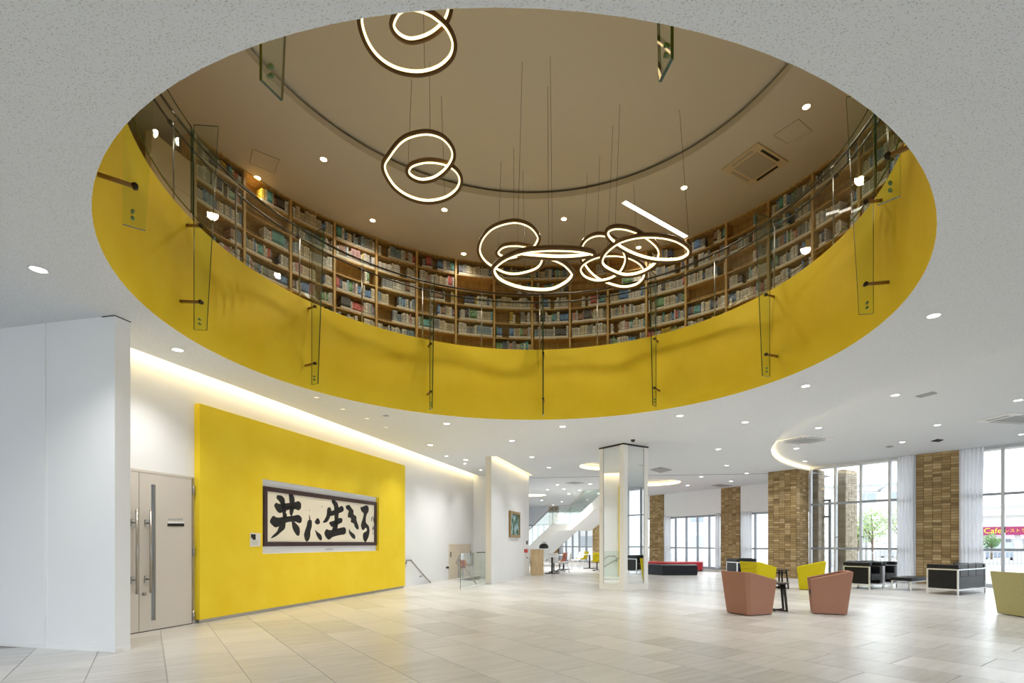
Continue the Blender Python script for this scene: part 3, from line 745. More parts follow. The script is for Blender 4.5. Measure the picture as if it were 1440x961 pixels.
w2 = window(fac(0), eF, nF, [4.46, 5.41, 6.26, 7.1, 7.95], [0.0, 1.06, 2.63, ZR], label='tall window facing the cafe across the street')
w3 = window(fac(0), eF, nF, [7.95 + .9 * i for i in range(12)], [0.0, 1.06, 2.63, ZR], label='tall window at the edge of the lounge')
for s_ in (.98, 1.80):
    mb = MB(); p = eF * s_ + V((0, 0, 1.45)) - nF * .07; mb.tube([p, p - nF * .04, p - nF * .04 + eF * .1], .012, 8); mb.build('window_handle', 'dark_metal', w1, True)
mb = MB(); p = eF * 5.47 + V((0, 0, 1.6)) - nF * .07; mb.tube([p + V((0, 0, .1)), p - nF * .05 + V((0, 0, .08)), p - nF * .05 - V((0, 0, .06))], .012, 8); mb.build('window_handle', 'dark_metal', w2, True)
# far front: windows below a white upper wall
FW = 2.62
bays = [(-4.6, -1.05), (0.0, 3.72), (4.77, 8.75), (9.85, 13.7), (14.9, 20.5)]
mb = MB()
for a, b in bays: mb.box(far((a + b) / 2, .12, (FW + ZC) / 2), (b - a, .2, ZC - FW), (eB, nB))
struct(mb.build('wall_far', 'white_wall'), 'white wall above the far windows')
fl = ['far window partly hidden by the wide brick pillar', 'far window behind the red and black benches', 'far window partly hidden by the mirrored column', 'far window under the white staircase', 'far window beside the white pier']
for (a, b), l_ in zip(bays, fl):
    k = max(3, int(round((b - a) / .75))); window(far(0, .1), eB, nB, [a + .04 + (b - a - .08) * i / k for i in range(k + 1)], [0.0, 1.0, FW], 'frame_grey', mw=.07, label=l_)
# closing walls out of view
mb = MB()
mb.add([(-16, -4, 0), (-16, 8.6, 0), (-16, 8.6, ZC), (-16, -4, ZC)], [(0, 1, 2, 3)])
struct(mb.build('wall_side', 'white_wall'), 'white side wall of the hall')
mb = MB(); p_, q_ = far(20.5), PB
mb.add([(p_.x, p_.y, 0), (q_.x - .9, q_.y + 12, 0), (q_.x - .9, q_.y + 12, ZC), (p_.x, p_.y, ZC)], [(0, 1, 2, 3)])
struct(mb.build('wall_end', 'white_wall'), 'white end wall past the staircase')
window(V((-16, -4.0, 0)), V((1, 0, 0)), V((0, -1, 0)), [0.5 + 2.0 * i for i in range(20)], [0.0, 1.0, 2.6, ZC], label='glazed rear front of the hall')

# curtains
def curtain(label, p0, u, nrm, width, z0, z1, waves, group=None, gather=0.0):
    t = MB(); nn = waves * 8; k = len(t.v)
    for zi in range(7):
        z = z0 + (z1 - z0) * zi / 6; sw = 1.0 - gather * math.sin(math.pi * zi / 6)
        for i in range(nn + 1):
            f = i / nn; p = u * (width * f * sw) + nrm * (.045 * math.sin(f * waves * 2 * math.pi) + .012 * math.sin(f * waves * 5.3 + zi)); t.v.append((p.x, p.y, z))
    for zi in range(6):
        for i in range(nn): a = zi * (nn + 1) + i; t.f.append((a, a + 1, a + nn + 2, a + nn + 1)); t.m.append(0)
    o = t.build('curtain', 'curtain', None, True); o.location = p0
    return tag(o, label, 'curtain', group)
curtain('white curtain gathered beside the window to the wide brick pillar side', fac(2.86, -.16), eF, nF, .46, .03, ZR - .02, 5, gather=.05)
curtain('white curtain between the brown brick pillar and the cafe window', fac(4.47, -.16), eF, nF, .56, .03, ZR - .02, 6, gather=.05)
curtain('thin white curtain beside the pillar behind the red bench', far(3.68, -.04), -eB, nB, .5, .03, FW + .05, 4)
curtain('thin white curtain between the two dark brick pillars', far(.05, -.04), eB, nB, .25, .03, FW + .05, 3)
curtain('thin white curtain beyond the yellow lounge chair', far(-1.1, -.04), -eB, nB, .6, .03, FW + .05, 5)

# ================================================================== MIRRORED COLUMN
cc_ = V((2.18, 14.3, 0)); vr = cc_.normalized(); ang_c = math.atan2(vr.y, vr.x)
colm = thing('mirrored_column', 'square white column clad with tall mirrors standing on a plinth', 'column', cc_, ang_c + math.pi / 4)
S = 0.925; h2 = S / 2
mb = MB(); mb.box((0, 0, ZC / 2), (S - .05, S - .05, ZC - .002)); mb.build('core', 'column_frame', colm)
mb = MB(); mb.box((0, 0, .085), (S + .01, S + .01, .168)); mb.build('plinth', 'column_frame', colm)
mb = MB(); mb.box((0, 0, ZC - .02), (S + .02, S + .02, .036)); mb.build('shadow_gap', 'dark_metal', colm)
fwid = .15
for sx in (-1, 1):
    for sy in (-1, 1):
        mb = MB(); c_ = V((sx * h2, sy * h2, 0))
        q = [(sx * h2, sy * h2), (sx * (h2 - fwid), sy * h2), (sx * (h2 - fwid), sy * (h2 - .03)), (sx * (h2 - .03), sy * (h2 - .03)), (sx * (h2 - .03), sy * (h2 - fwid)), (sx * h2, sy * (h2 - fwid))]
        mb.prism(q, .17, ZC - .04); mb.build('corner_post', 'column_frame', colm)
for ax in range(2):
    for sgn in (-1, 1):
        mb = MB(); c_ = [0, 0]; c_[ax] = sgn * (h2 - .02); sz = [S - 2 * fwid, S - 2 * fwid]; sz[ax] = .008
        mb.box((c_[0], c_[1], (.17 + ZC - .04) / 2), (sz[0], sz[1], ZC - .21)); mb.build('mirror_panel', 'mirror', colm)

# ================================================================== BOOKCASES
STEP = 9.17; ROW = .3444; NB = 17
base_a = 90.35
angs = [base_a + STEP * k for k in range(-9, 8)]                # divider angles (first edge of each bay)
DEP = .27
hw = RS * math.radians(STEP) / 2
def bay_meshes():
    out = {}
    R1 = RS + DEP
    def wedge(a0_, a1_, r0, r1, z0, z1, nseg=4):
        m = MB(); k = 0
        pts = [(r0 * math.cos(math.radians(a0_ + (a1_ - a0_) * i / nseg)), r0 * math.sin(math.radians(a0_ + (a1_ - a0_) * i / nseg))) for i in range(nseg + 1)]
        pts += [(r1 * math.cos(math.radians(a1_ + (a0_ - a1_) * i / nseg)), r1 * math.sin(math.radians(a1_ + (a0_ - a1_) * i / nseg))) for i in range(nseg + 1)]
        m.prism(pts, z0, z1); return m
    dA = math.degrees(.022 / RS)
    out['upright'] = wedge(-dA, dA, RS - .006, R1, 0, ZS - ZF2 - .004).mesh('upright', 'shelf_wood')
    out['shelf_board'] = wedge(dA, STEP - dA, RS + .004, R1, 0, .022).mesh('shelf_board', 'shelf_wood')
    out['back_panel'] = wedge(dA, STEP - dA, R1 - .012, R1, 0, ZS - ZF2 - .01).mesh('back_panel', 'shelf_wood')
    m = MB(); m.tube([((RS + .012) * math.cos(math.radians(dA + (STEP - 2 * dA) * i / 4)), (RS + .012) * math.sin(math.radians(dA + (STEP - 2 * dA) * i / 4)), 0) for i in range(5)], .0035, 5)
    out['book_stop'] = m.mesh('book_stop', 'dark_metal')
    return out
BM = bay_meshes()
BCOL = {'white': (226, 224, 216), 'cream': (214, 202, 172), 'grey': (160, 164, 166), 'pale blue': (146, 174, 196), 'blue': (58, 98, 150),
        'teal': (60, 128, 128), 'navy': (36, 44, 72), 'red': (168, 58, 52), 'green': (74, 118, 74), 'brown': (112, 78, 54), 'black': (34, 32, 34), 'yellow': (206, 176, 60), 'pink': (206, 160, 160)}
BW = {'white': 36, 'cream': 20, 'grey': 10, 'pale blue': 9, 'blue': 7, 'teal': 5, 'navy': 4, 'red': 3, 'green': 3, 'brown': 4, 'black': 4, 'yellow': 2, 'pink': 3}
def bookmat(nm, rgb):
    m = mat('book_' + nm.replace(' ', '_'), rgb, .55); nt = m.node_tree; b = nt.nodes['Principled BSDF']
    uv = nd(nt, 'ShaderNodeUVMap'); uv.uv_map = 'UVMap'
    sp_ = nd(nt, 'ShaderNodeSeparateXYZ'); nt.links.new(uv.outputs[0], sp_.inputs[0])
    def band(lo_, hi_):
        a = nd(nt, 'ShaderNodeMath', operation='GREATER_THAN'); a.inputs[1].default_value = lo_
        c = nd(nt, 'ShaderNodeMath', operation='LESS_THAN'); c.inputs[1].default_value = hi_
        d = nd(nt, 'ShaderNodeMath', operation='MULTIPLY')
        nt.links.new(sp_.outputs[1], a.inputs[0]); nt.links.new(sp_.outputs[1], c.inputs[0])
        nt.links.new(a.outputs[0], d.inputs[0]); nt.links.new(c.outputs[0], d.inputs[1]); return d.outputs[0]
    nz = nd(nt, 'ShaderNodeTexNoise'); nz.inputs['Scale'].default_value = 90; nz.inputs['Detail'].default_value = 2
    tc = nd(nt, 'ShaderNodeTexCoord'); nt.links.new(tc.outputs['Object'], nz.inputs['Vector'])
    gt = nd(nt, 'ShaderNodeMath', operation='GREATER_THAN'); gt.inputs[1].default_value = .54; nt.links.new(nz.outputs['Fac'], gt.inputs[0])
    tx = nd(nt, 'ShaderNodeMath', operation='MULTIPLY'); nt.links.new(gt.outputs[0], tx.inputs[0]); nt.links.new(band(.42, .9), tx.inputs[1])
    m1 = nd(nt, 'ShaderNodeMix', data_type='RGBA'); m1.inputs[6].default_value = lin(rgb)
    oi = nd(nt, 'ShaderNodeObjectInfo'); ge = nd(nt, 'ShaderNodeNewGeometry'); ad = nd(nt, 'ShaderNodeMath', operation='ADD'); fr_ = nd(nt, 'ShaderNodeMath', operation='FRACT')
    nt.links.new(oi.outputs['Random'], ad.inputs[0]); nt.links.new(ge.outputs['Random Per Island'], ad.inputs[1]); nt.links.new(ad.outputs[0], fr_.inputs[0])
    hs = nd(nt, 'ShaderNodeHueSaturation'); hs.inputs['Color'].default_value = lin(rgb)
    mr = nd(nt, 'ShaderNodeMapRange'); mr.inputs['To Min'].default_value = .55; mr.inputs['To Max'].default_value = 1.15
    nt.links.new(fr_.outputs[0], mr.inputs[0]); nt.links.new(mr.outputs[0], hs.inputs['Value']); nt.links.new(hs.outputs[0], m1.inputs[6])
    dark = sum(rgb) < 330
    m1.inputs[7].default_value = lin(tuple(min(255, c + 110) for c in rgb) if dark else tuple(int(c * .45) for c in rgb))
    nt.links.new(tx.outputs[0], m1.inputs[0])
    m2 = nd(nt, 'ShaderNodeMix', data_type='RGBA'); m2.inputs[7].default_value = lin((226, 222, 210))
    nt.links.new(m1.outputs[2], m2.inputs[6]); nt.links.new(band(.06, .26), m2.inputs[0])
    nt.links.new(m2.outputs[2], b.inputs['Base Color'])
for nm, rgb in BCOL.items(): bookmat(nm, rgb)
names = list(BCOL)
mats_books = ['book_' + n_.replace(' ', '_') for n_ in names]
def fill_uv(me):
    uv = me.uv_layers.new(name='UVMap'); nv = len(me.vertices)
    for p in me.polygons:
        for li in p.loop_indices:
            vi = me.loops[li].vertex_index; uv.data[li].uv = (0.5, 1.0 if (vi % 8) >= 4 else 0.0)
books = []
rg = random.Random(21)
for bi, a0_ in enumerate(angs):
    t = thing('bookcase', 'bay of the curved wooden library bookcase full of books', 'bookcase', (CC.x, CC.y, ZF2 + .002), math.radians(a0_), 'curved bookcase bays on the upper floor')
    link('upright', BM['upright'], t); link('back_panel', BM['back_panel'], t)
    if bi == len(angs) - 1:
        o = link('upright', BM['upright'], t); o.rotation_euler = (0, 0, math.radians(STEP))
    for r in range(9):
        z = ZS - ZF2 - .03 - r * ROW if r else ZS - ZF2 - .026
        o = link('shelf_board', BM['shelf_board'], t); o.location = (0, 0, max(z, 0))
        if 1 <= r <= 6: o = link('book_stop', BM['book_stop'], t); o.location = (0, 0, z + .085)
    for r in range(1, 7):
        zb_ = ZF2 + ZS - ZF2 - .03 - r * ROW + .024
        x = .035; end = 2 * hw - .035
        if rg.random() < .08: continue
        lim = end if rg.random() < .8 else rg.uniform(.3, .9) * end
        run_col = None; left = 0
        skip0 = rg.random() < .1
        if skip0: x += rg.uniform(.1, .3)
        while x < lim:
            if left <= 0:
                left = rg.choice([1, 1, 2, 2, 3, 5, 8]); run_col = rg.choices(names, [BW[n_] for n_ in names])[0]; bh = rg.uniform(.2, .285); bw_ = rg.uniform(.013, .032); bd = rg.uniform(.14, .19)
            left -= 1
            w_ = bw_ * rg.uniform(.85, 1.15); h_ = min(.285, bh * rg.uniform(.95, 1.05))
            if x + w_ > lim: break
            aa = a0_ + math.degrees((x + w_ / 2) / RS)
            books.append((pol(aa, RS + .02 + bd / 2, zb_), aa, w_ - .0028, bd, h_, run_col)); x += w_
            if rg.random() < .012: x += rg.uniform(.05, .2)
eye = V((0, 0, CH))
books.sort(key=lambda b: (b[0] - eye).length / (b[2] * b[4]) ** .5)
def book_verts(w_, d_, h_):
    return [(-d_ / 2, -w_ / 2, 0), (d_ / 2, -w_ / 2, 0), (d_ / 2, w_ / 2, 0), (-d_ / 2, w_ / 2, 0), (-d_ / 2, -w_ / 2, h_), (d_ / 2, -w_ / 2, h_), (d_ / 2, w_ / 2, h_), (-d_ / 2, w_ / 2, h_)]
BF = [(0, 3, 2, 1), (4, 5, 6, 7), (0, 1, 5, 4), (1, 2, 6, 5), (2, 3, 7, 6), (3, 0, 4, 7)]
def shown(b):      # stands clear of the drum's rim as seen from the photographer's place
    p = b[0] + V((0, 0, b[4] * .6)); d = p - eye; k = 0.5
    # where the sight line crosses the drum radius
    lo_, hi_ = 0.0, 1.0
    for _ in range(30):
        k = (lo_ + hi_) / 2; q = eye + d * k
        if (v2(q) - CC).length < RUP and q.y > CC.y * .5: lo_ = k
        else: hi_ = k
    return (eye + d * lo_).z > ZUP
vis = [b for b in books if shown(b)]; rest = [b for b in books if not shown(b)]
unit = {}
for n_ in names:
    me = bpy.data.meshes.new('book'); me.from_pydata(book_verts(1, 1, 1), [], BF); me.materials.append(M['book_' + n_.replace(' ', '_')]); fill_uv(me); unit[n_] = me
for b in vis[:300]:
    o = link('book', unit[b[5]]); o.location = b[0]; o.rotation_euler = (0, 0, math.radians(b[1])); o.scale = (b[3], b[2], b[4])
    tag(o, 'thick %s book with a white sticker standing in the curved bookcase' % b[5], 'book', '%s books standing in the curved bookcase' % b[5])
m = MB()
for b in vis[300:] + rest:
    R3 = Matrix.Translation(b[0]) @ Matrix.Rotation(math.radians(b[1]), 4, 'Z')
    m.add([R3 @ V(v) for v in book_verts(b[2], b[3], b[4])], BF, names.index(b[5]))
me = m.mesh('shelved_books', mats_books); fill_uv(me)
tag(link('shelved_books', me), 'rows of smaller books filling the curved library shelves', 'books', kind='stuff')
# pale wood panels closing the bookcase row on the left
pa = thing('end_panel', 'pale wooden panel closing the row of bookcases', 'panel', (CC.x, CC.y, ZF2))
e_ = angs[-1] + STEP + .5
for i in range(4):
    z0 = .002 + i * .56; mb = MB()
    pts = [tuple(V((RS * math.cos(math.radians(e_ + 7.2 * j / 5)), RS * math.sin(math.radians(e_ + 7.2 * j / 5)), 0))[:2]) for j in range(6)] + [tuple(V(((RS + .1) * math.cos(math.radians(e_ + 7.2 * j / 5)), (RS + .1) * math.sin(math.radians(e_ + 7.2 * j / 5)), 0))[:2]) for j in range(5, -1, -1)]
    mb.prism(pts, z0, z0 + .553); mb.build('panel_board', 'pale_panel', pa)

# ================================================================== GLASS FINS, GUARD, RAILS
FIN0 = 86.75
fm = MB()
# radial profile in (r, z), local to the fin: x outward
prof = [(4.085, 3.875 - ZC), (3.935, 3.875 - ZC), (3.80, 6.40 - ZC), (4.085, 6.40 - ZC)]
fm.slab([(r, -.0095, z) for r, z in prof], (0, .019, 0), 0, 1)
FINM = fm.mesh('fin_pane', ['glass_fin', 'glass_edge'])
fins_lab = 'tapered glass fin fixed to the yellow drum by two bronze rods'
def rod(z):
    m = MB(); m.tube([(4.005, 0, z), (RLO + (RUP - RLO) * (z + ZC - ZC) / (ZUP - ZC) - .002, 0, z)], .019, 10); return m.mesh('rod', 'rod_bronze', True)
def cap(z):
    m = MB(); m.tube([(4.005, -.022, z), (4.005, .022, z)], .023, 14); return m.mesh('rod_cap', 'dark_metal', True)
def bolt(z):
    m = MB(); m.tube([(4.02, -.016, z), (4.02, .016, z)], .013, 10); return m.mesh('bolt', 'bolt_green', True)
RODS = [rod(4.22 - ZC), rod(5.16 - ZC)]; CAPS = [cap(4.22 - ZC), cap(5.16 - ZC)]; BOLTS = [bolt(3.95 - ZC), bolt(4.005 - ZC)]
for k in range(11):
    a = FIN0 + k * 360 / 11
    t = thing('glass_fin', fins_lab, 'glass fin', (CC.x, CC.y, ZC), math.radians(a), 'glass fins around the round opening')
    link('pane', FINM, t)
    for r_, c_ in zip(RODS, CAPS): o = link('rod', r_, t); link('rod_cap', c_, o)
    for b_ in BOLTS: link('bolt', b_, t)
    # curved guard pane from this fin to the next
    mb = MB(); ng = 8; a1 = a + 360 / 11
    for i in range(ng + 1):
        q = a + .25 + (a1 - a - .5) * i / ng
        for r, z in ((4.10, 5.30), (4.115, 5.30), (4.115, 6.36), (4.10, 6.36)): mb.v.append(tuple(pol(q, r, z) - V((CC.x, CC.y, 5.30))))
    for i in range(ng):
        k_ = i * 4
        for j in range(4):
            mb.f.append((k_ + j, k_ + (j + 1) % 4, k_ + 4 + (j + 1) % 4, k_ + 4 + j)); mb.m.append(1 if j in (0, 2) else 0)
    for k_ in (0, ng * 4): mb.f.append((k_, k_ + 1, k_ + 2, k_ + 3)); mb.m.append(1)
    o = mb.build('glass_guard', ['glass_guard', 'glass_edge']); o.location = (CC.x, CC.y, 5.30)
    tag(o, 'curved clear glass guard pane above the yellow drum', 'glass guard', 'curved glass guard panes of the gallery')
for z, r, lab in ((6.50, .017, 'upper dark round handrail running around the gallery'), (6.33, .014, 'lower dark rail running around the gallery under the handrail')):
    mb = MB(); mb.tube([pol(360 * i / 120, 4.30, z) for i in range(120)], r, 8, closed=True)
    tag(mb.build('gallery_rail', 'rail_metal', None, True), lab, 'rail')
pm = MB(); pm.tube([(4.27, 0, ZUP), (4.27, 0, 6.33)], .012, 8); PM = pm.mesh('post', 'steel', True)
pm = MB(); pm.tube([(4.27, 0, 6.33), (4.235, 0, 6.38), (4.235, 0, 6.44), (4.30, 0, 6.485)], .010, 8); PB_ = pm.mesh('bracket', 'steel', True)
pm = MB(); pm.tube([(4.30, -.045, 6.33), (4.30, .045, 6.33)], .024, 10); PC = pm.mesh('clamp', 'dark_metal', True)
for k in range(22):
    t = thing('rail_post', 'thin steel post carrying the two gallery rails', 'post', (CC.x, CC.y, 0), math.radians(FIN0 + 1.2 + k * 360 / 22), 'rail posts around the gallery')
    link('post', PM, t); link('bracket', PB_, t); link('clamp', PC, t)

# ================================================================== PENDANT LOOPS
def catmull(P, per=8):
    out = []; n_ = len(P)
    for i in range(n_):
        p0, p1, p2, p3 = P[i - 1], P[i], P[(i + 1) % n_], P[(i + 2) % n_]
        for k in range(per):
            t = k / per
            out.append(((p1 * 2) + (p2 - p0) * t + (p0 * 2 - p1 * 5 + p2 * 4 - p3) * t * t + (p1 * 3 - p0 - p2 * 3 + p3) * t ** 3) * .5)
    return out
def pendant(label, px, Yc, tilt, lead=0.0):
    cx_ = sum(p[0] for p in px) / len(px); cy_ = sum(p[1] for p in px) / len(px)
    c = atY(cx_, cy_, Yc); view = (c - eye).normalized()
    nrm = (view * -1.0 + V((lead, 0, -tilt))).normalized()
    P = [onplane(x, y, c, nrm) for x, y in px]
    C = catmull(P, 6); n_ = len(C)
    u = nrm.cross(V((0, 0, 1))).normalized(); w = u.cross(nrm)
    ar = sum((C[i] - c).dot(u) * (C[(i + 1) % n_] - c).dot(w) - (C[(i + 1) % n_] - c).dot(u) * (C[i] - c).dot(w) for i in range(n_))
    C = [p + nrm * (.035 * math.sin(2 * math.pi * i / n_ * 1.0)) for i, p in enumerate(C)]
    t = thing('pendant_lamp', label, 'pendant lamp', c)
    def sweep(r0, r1, z0, z1):
        m = MB()
        for i in range(n_):
            d = (C[(i + 1) % n_] - C[i - 1]).normalized(); ins = nrm.cross(d).normalized() * (-1 if ar > 0 else 1)
            base = C[i] - c
            for r, z in ((r0, z0), (r1, z0), (r1, z1), (r0, z1)): m.v.append(tuple(base + ins * r + nrm * z))
        for i in range(n_):
            a, b = i * 4, ((i + 1) % n_) * 4
            for j in range(4): m.f.append((a + j, a + (j + 1) % 4, b + (j + 1) % 4, b + j)); m.m.append(0)
        return m
    sweep(-.03, .012, -.028, .028).build('ring_body', 'bronze', t, True)
    sweep(.0125, .034, -.016, .0285).build('light_strip', 'ring_light', t, True)
    hi_ = sorted(range(n_), key=lambda i: -C[i].z)
    for k in (0, n_ // 3, 2 * n_ // 3):
        p = C[(hi_[0] + k) % n_] - c; rr = V((p.x + c.x, p.y + c.y, 0)) - RC
        top = (ZRC if rr.length < RR - .05 else ZS) - c.z
        m = MB(); m.tube([p, V((p.x * .8, p.y * .8, top))], .0028, 5); m.build('cable', 'rail_metal', t)
    return t
L1 = [(506,29),(515,59),(532.5,82.5),(557.5,97.5),(587.5,102.5),(615,96),(634,80),(639,60),(631,39),(617.5,25),(602,15),(580,9),(561,14),(551,34),(559,50),(577.5,58.5),(602.5,52.5),(622.5,37.5),(632.5,19),(631,0),(610,-20),(575,-27),(535,-14),(512,8)]
L2 = [(539,236),(547,217),(567,194),(596,185),(620,190),(635,205),(637.7,221),(628,237.6),(612,250),(593,254),(578,248.5),(573,240),(579.5,231),(601,226),(625.5,229.5),(642,240),(648.5,254),(643,269),(625.5,281),(600,285),(574,278),(552.5,262)]
L3 = [(673,350),(679,332.5),(695,317.5),(722.5,310),(745,316),(757.5,331),(755,342.5),(745,353.7),(730,361),(715,364),(702.5,360),(699,354),(707.5,346),(725,344),(745,347.5),(760,356),(764,367.5),(755,380),(730,387.5),(710,386),(689,375),(677.5,364)]
L4 = [(693,380),(702.5,367),(720,357),(740,350.6),(762,348),(785,347.3),(815,349),(835.5,354.5),(815,359.5),(785,361.3),(755,360),(735,358.5),(726,356.8),(735,355),(752,357),(769,361.2),(791,370),(804,382),(806,390),(795,401),(772,410),(735,407.5),(704,396)]
L5 = [(845.6,365),(852.5,352.5),(870,338.8),(895,331),(925,330),(950,335),(967.5,346),(968.7,356),(956,363.7),(935,365.6),(912.5,363.7),(887.5,356),(867.5,345),(855,333.7),(853.7,325),(865,320),(885,322.5),(907.5,332.5),(925,347.5),(928,361),(920,375),(900,386),(877.5,388.7),(857.5,381),(847.5,373.7)]
L6 = [(817,347.5),(825,335),(840,328.7),(856,330.6),(870,338.7),(878.7,353.7),(880.6,366),(873.7,381),(860,391),(840,395),(822.5,390),(815,380),(820,370),(837.5,361),(860,358),(882.5,361),(900,370),(907.5,381),(906,392.5),(895,402.5),(877.5,406),(860,402.5),(842.5,395),(827.5,382.5),(817.5,365)]
pendant('looping LED ring pendant hanging highest, near the opening edge', L1, 5.9, .35)
pendant('looping LED ring pendant hanging alone, apart from the cluster', L2, 7.6, .4)
pendant('looping LED ring pendant with a small inner loop in the cluster', L3, 9.2, .5)
pendant('widest flat lying LED loop pendant hanging lowest in the cluster', L4, 7.4, .9)
pendant('looping LED ring pendant nearest the ceiling strip light', L5, 8.2, .8)
pendant('looping LED ring pendant tangled behind its neighbour in the cluster', L6, 9.4, .6)

# ================================================================== CEILING FITTINGS
def downlight(p, r, w, col, lampmat, label, group, ang=115, soft=.06):
    t = thing('downlight', label, 'downlight', p, 0, group)
    m = MB(); m.lathe([(r, 0.0), (r * 1.25, 0.0), (r * 1.3, -.006), (r * 1.02, -.006), (r, 0.0)], 20); m.build('trim_ring', 'plastic_white', t, True)
    m = MB(); m.disc((0, 0, -.003), r, 20); m.build('lens', lampmat, t)
    if w: spot('downlight_beam', (0, 0, -.03), w, col, ang, 1.0, t, soft)
    return t
WC = (1.0, .98, .95); WW = (1.0, .89, .72)
hall = [(54,379),(250,492),(1313,444),(1133,543),(1048,594),(956,585),(628,596),(791,600),(605,626),(720,620),(655,647),(748,643),(772,658),(1010,632),(1022,655),(1050,666)]
for x, y in hall: downlight(onz(x, y, ZC), .062, DOWN_W, WC, 'lamp_white', 'small round downlight in the flecked hall ceiling', 'downlights in the hall ceiling')
for x, y in ((784,682),(830,681),(793,688),(986,671),(1028,677),(967,683),(815,690),(770,689),(842,694),(860,688),(800,695),(762,704),(790,706),(778,710.5),(826,703)): downlight(onz(x, y, ZC), .07, DOWN_W * (2.2 if y > 687 else 1.0), WC, 'lamp_white', 'small downlight past the dark ceiling joint, the deepest added as fill', 'downlights past the ceiling joint')  # deeper ones are added, and stronger, to brighten the far wall
for x, y in ((1259,556),(1151,602),(1120,631),(1132,649),(1318,598),(1432,563),(1269,622),(1437,611)): downlight(onz(x, y, ZR), .065, DOWN_W, WC, 'lamp_white', 'small downlight in the raised lounge ceiling', 'downlights in the raised lounge ceiling')
for x, y in ((445, 559), (482, 575.5), (516, 588.7), (543, 601)):   # wall washers over the yellow wall
    p = onz(x, y, ZC); downlight(p, .04, DOWN_W * .42, WW, 'lamp_dim', 'small warm downlight washing the yellow wall', 'warm downlights along the yellow wall', 100)
for y in (15.9, 17.4, 18.9):
    downlight(wall(y, .85, ZC), .045, DOWN_W * .6, WC, 'lamp_white', 'small downlight over the stair going down', 'downlights over the stair', 100)
# lamps of the same kind behind the photographer's place
for x in (-9, -4.5, 0, 4.5, 9):
    for y in (-2.5, 0.8): downlight(V((x, y, ZC)), .062, DOWN_W, WC, 'lamp_white', 'small downlight in the rear hall ceiling', 'downlights in the rear hall ceiling')
for x, y in ((455,224),(362,250),(524,310),(625,295),(652,357),(793,308),(898,348),(962,264),(1134,150)):
    downlight(onz(x, y, ZS), .052, UP_W * (.3 if (v2(onz(x, y, ZS)) - CC).length > 5.2 else 1.0), WW, 'lamp_warm', 'bright warm downlight in the upper gallery ceiling', 'downlights in the upper gallery ceiling', 150, .1)
for a, r in ((190, 4.6), (225, 4.9), (262, 4.9), (300, 4.9), (335, 4.7)):
    downlight(pol(a, r, ZS), .052, UP_W, WW, 'lamp_warm', 'bright warm downlight in the upper gallery ceiling', 'downlights in the upper gallery ceiling', 150, .1)
# strip light
a, b = onz(878, 284, ZS), onz(965, 333, ZS); d_ = (b - a).normalized(); s_ = V((-d_.y, d_.x, 0))
t = thing('strip_light', 'bright white linear strip light in the upper ceiling', 'strip light', (a + b) / 2)
m = MB(); m.box((0, 0, -.004), ((b - a).length, .1, .006), (d_, s_)); m.build('diffuser', 'lamp_strip', t)
m = MB()
for k in (-1, 1): m = MB(); m.box(s_ * (k * .058) + V((0, 0, -.005)), ((b - a).length + .03, .014, .01), (d_, s_)); m.build('edge_trim', 'plastic_white', t)
# air conditioning cassettes
def cassette(name, label, corners, z, gm, dark, body='plastic_white', cat='air conditioner'):
    q = [onz(x, y, z) for x, y in corners]; c = (q[0] + q[1] + q[2] + q[3]) / 4
    u = ((q[1] - q[0]) + (q[2] - q[3])).normalized(); w = V((-u.y, u.x, 0))
    L = ((q[1] - q[0]).length + (q[2] - q[3]).length) / 2; K = ((q[3] - q[0]).length + (q[2] - q[1]).length) / 2
    t = thing(name, label, cat, c)
    m = MB(); m.box((0, 0, -.012), (L, K, .022), (u, w)); bevel(m.build('panel', body, t), .006)
    m = MB(); m.box((0, 0, -.025), (L * .62, K * .62, .006), (u, w)); m.build('grille', gm, t)
    for sx, ax in ((-1, 0), (1, 0), (-1, 1), (1, 1)):
        m = MB(); ctr = (u if ax == 0 else w) * (sx * (L if ax == 0 else K) * .41) + V((0, 0, -.025))
        m.box(ctr, (.06 * L if ax == 0 else L * .56, K * .56 if ax == 0 else .06 * K, .006), (u, w)); m.build('air_slot', 'black' if dark and ((ax == 0 and sx > 0) or (ax == 1 and sx > 0)) else gm, t)
    return t
cassette('ceiling_cassette', 'square air conditioning cassette with dark slots in the upper ceiling', [(1014,237), (1066,201), (1109,225), (1058,262)], ZS, 'grille_warm', True, 'pale_panel')
cassette('ceiling_cassette', 'air conditioning cassette beside the curved edge of the lounge ceiling', [(1098,619), (1140,611), (1167,617), (1122,627)], ZR, 'grille', False)
cassette('ceiling_cassette', 'air conditioning cassette above the lounge sofa', [(1390,588), (1442,577), (1490,588), (1430,601)], ZR, 'grille', False)
def plate(name, label, corners, z, m_, cat, th=.012):
    m = MB(); q = [onz(x, y, z) for x, y in corners]; m.slab([p + V((0, 0, -.001)) for p in q], (0, 0, -th)); return tag(m.build(name, m_), label, cat)
def hatch(label, cs):
    q = [onz(x, y, ZS) for x, y in cs]; t = thing('access_hatch', label, 'hatch')
    m = MB(); m.slab([p + V((0, 0, -.001)) for p in q], (0, 0, -.006)); m.build('hatch_cover', 'upper_ceiling', t)
    for a, b in zip(q, q[1:] + q[:1]):
        m = MB(); m.tube([a + V((0, 0, -.006)), b + V((0, 0, -.006))], .006, 4); m.build('hatch_frame', 'grille_warm', t)
hatch('square access hatch in the upper ceiling above the bookcase end', [(355,210), (393,224), (386,243), (351,229)])
hatch('square access hatch beside the upper air conditioning cassette', [(1088,190), (1123,167), (1142,184), (1107,201)])
plate('ceiling_vent', 'slim grey vent grille in the raised lounge ceiling', [(1287,557), (1312,550.5), (1318,553), (1294,559)], ZR, 'grille', 'vent')
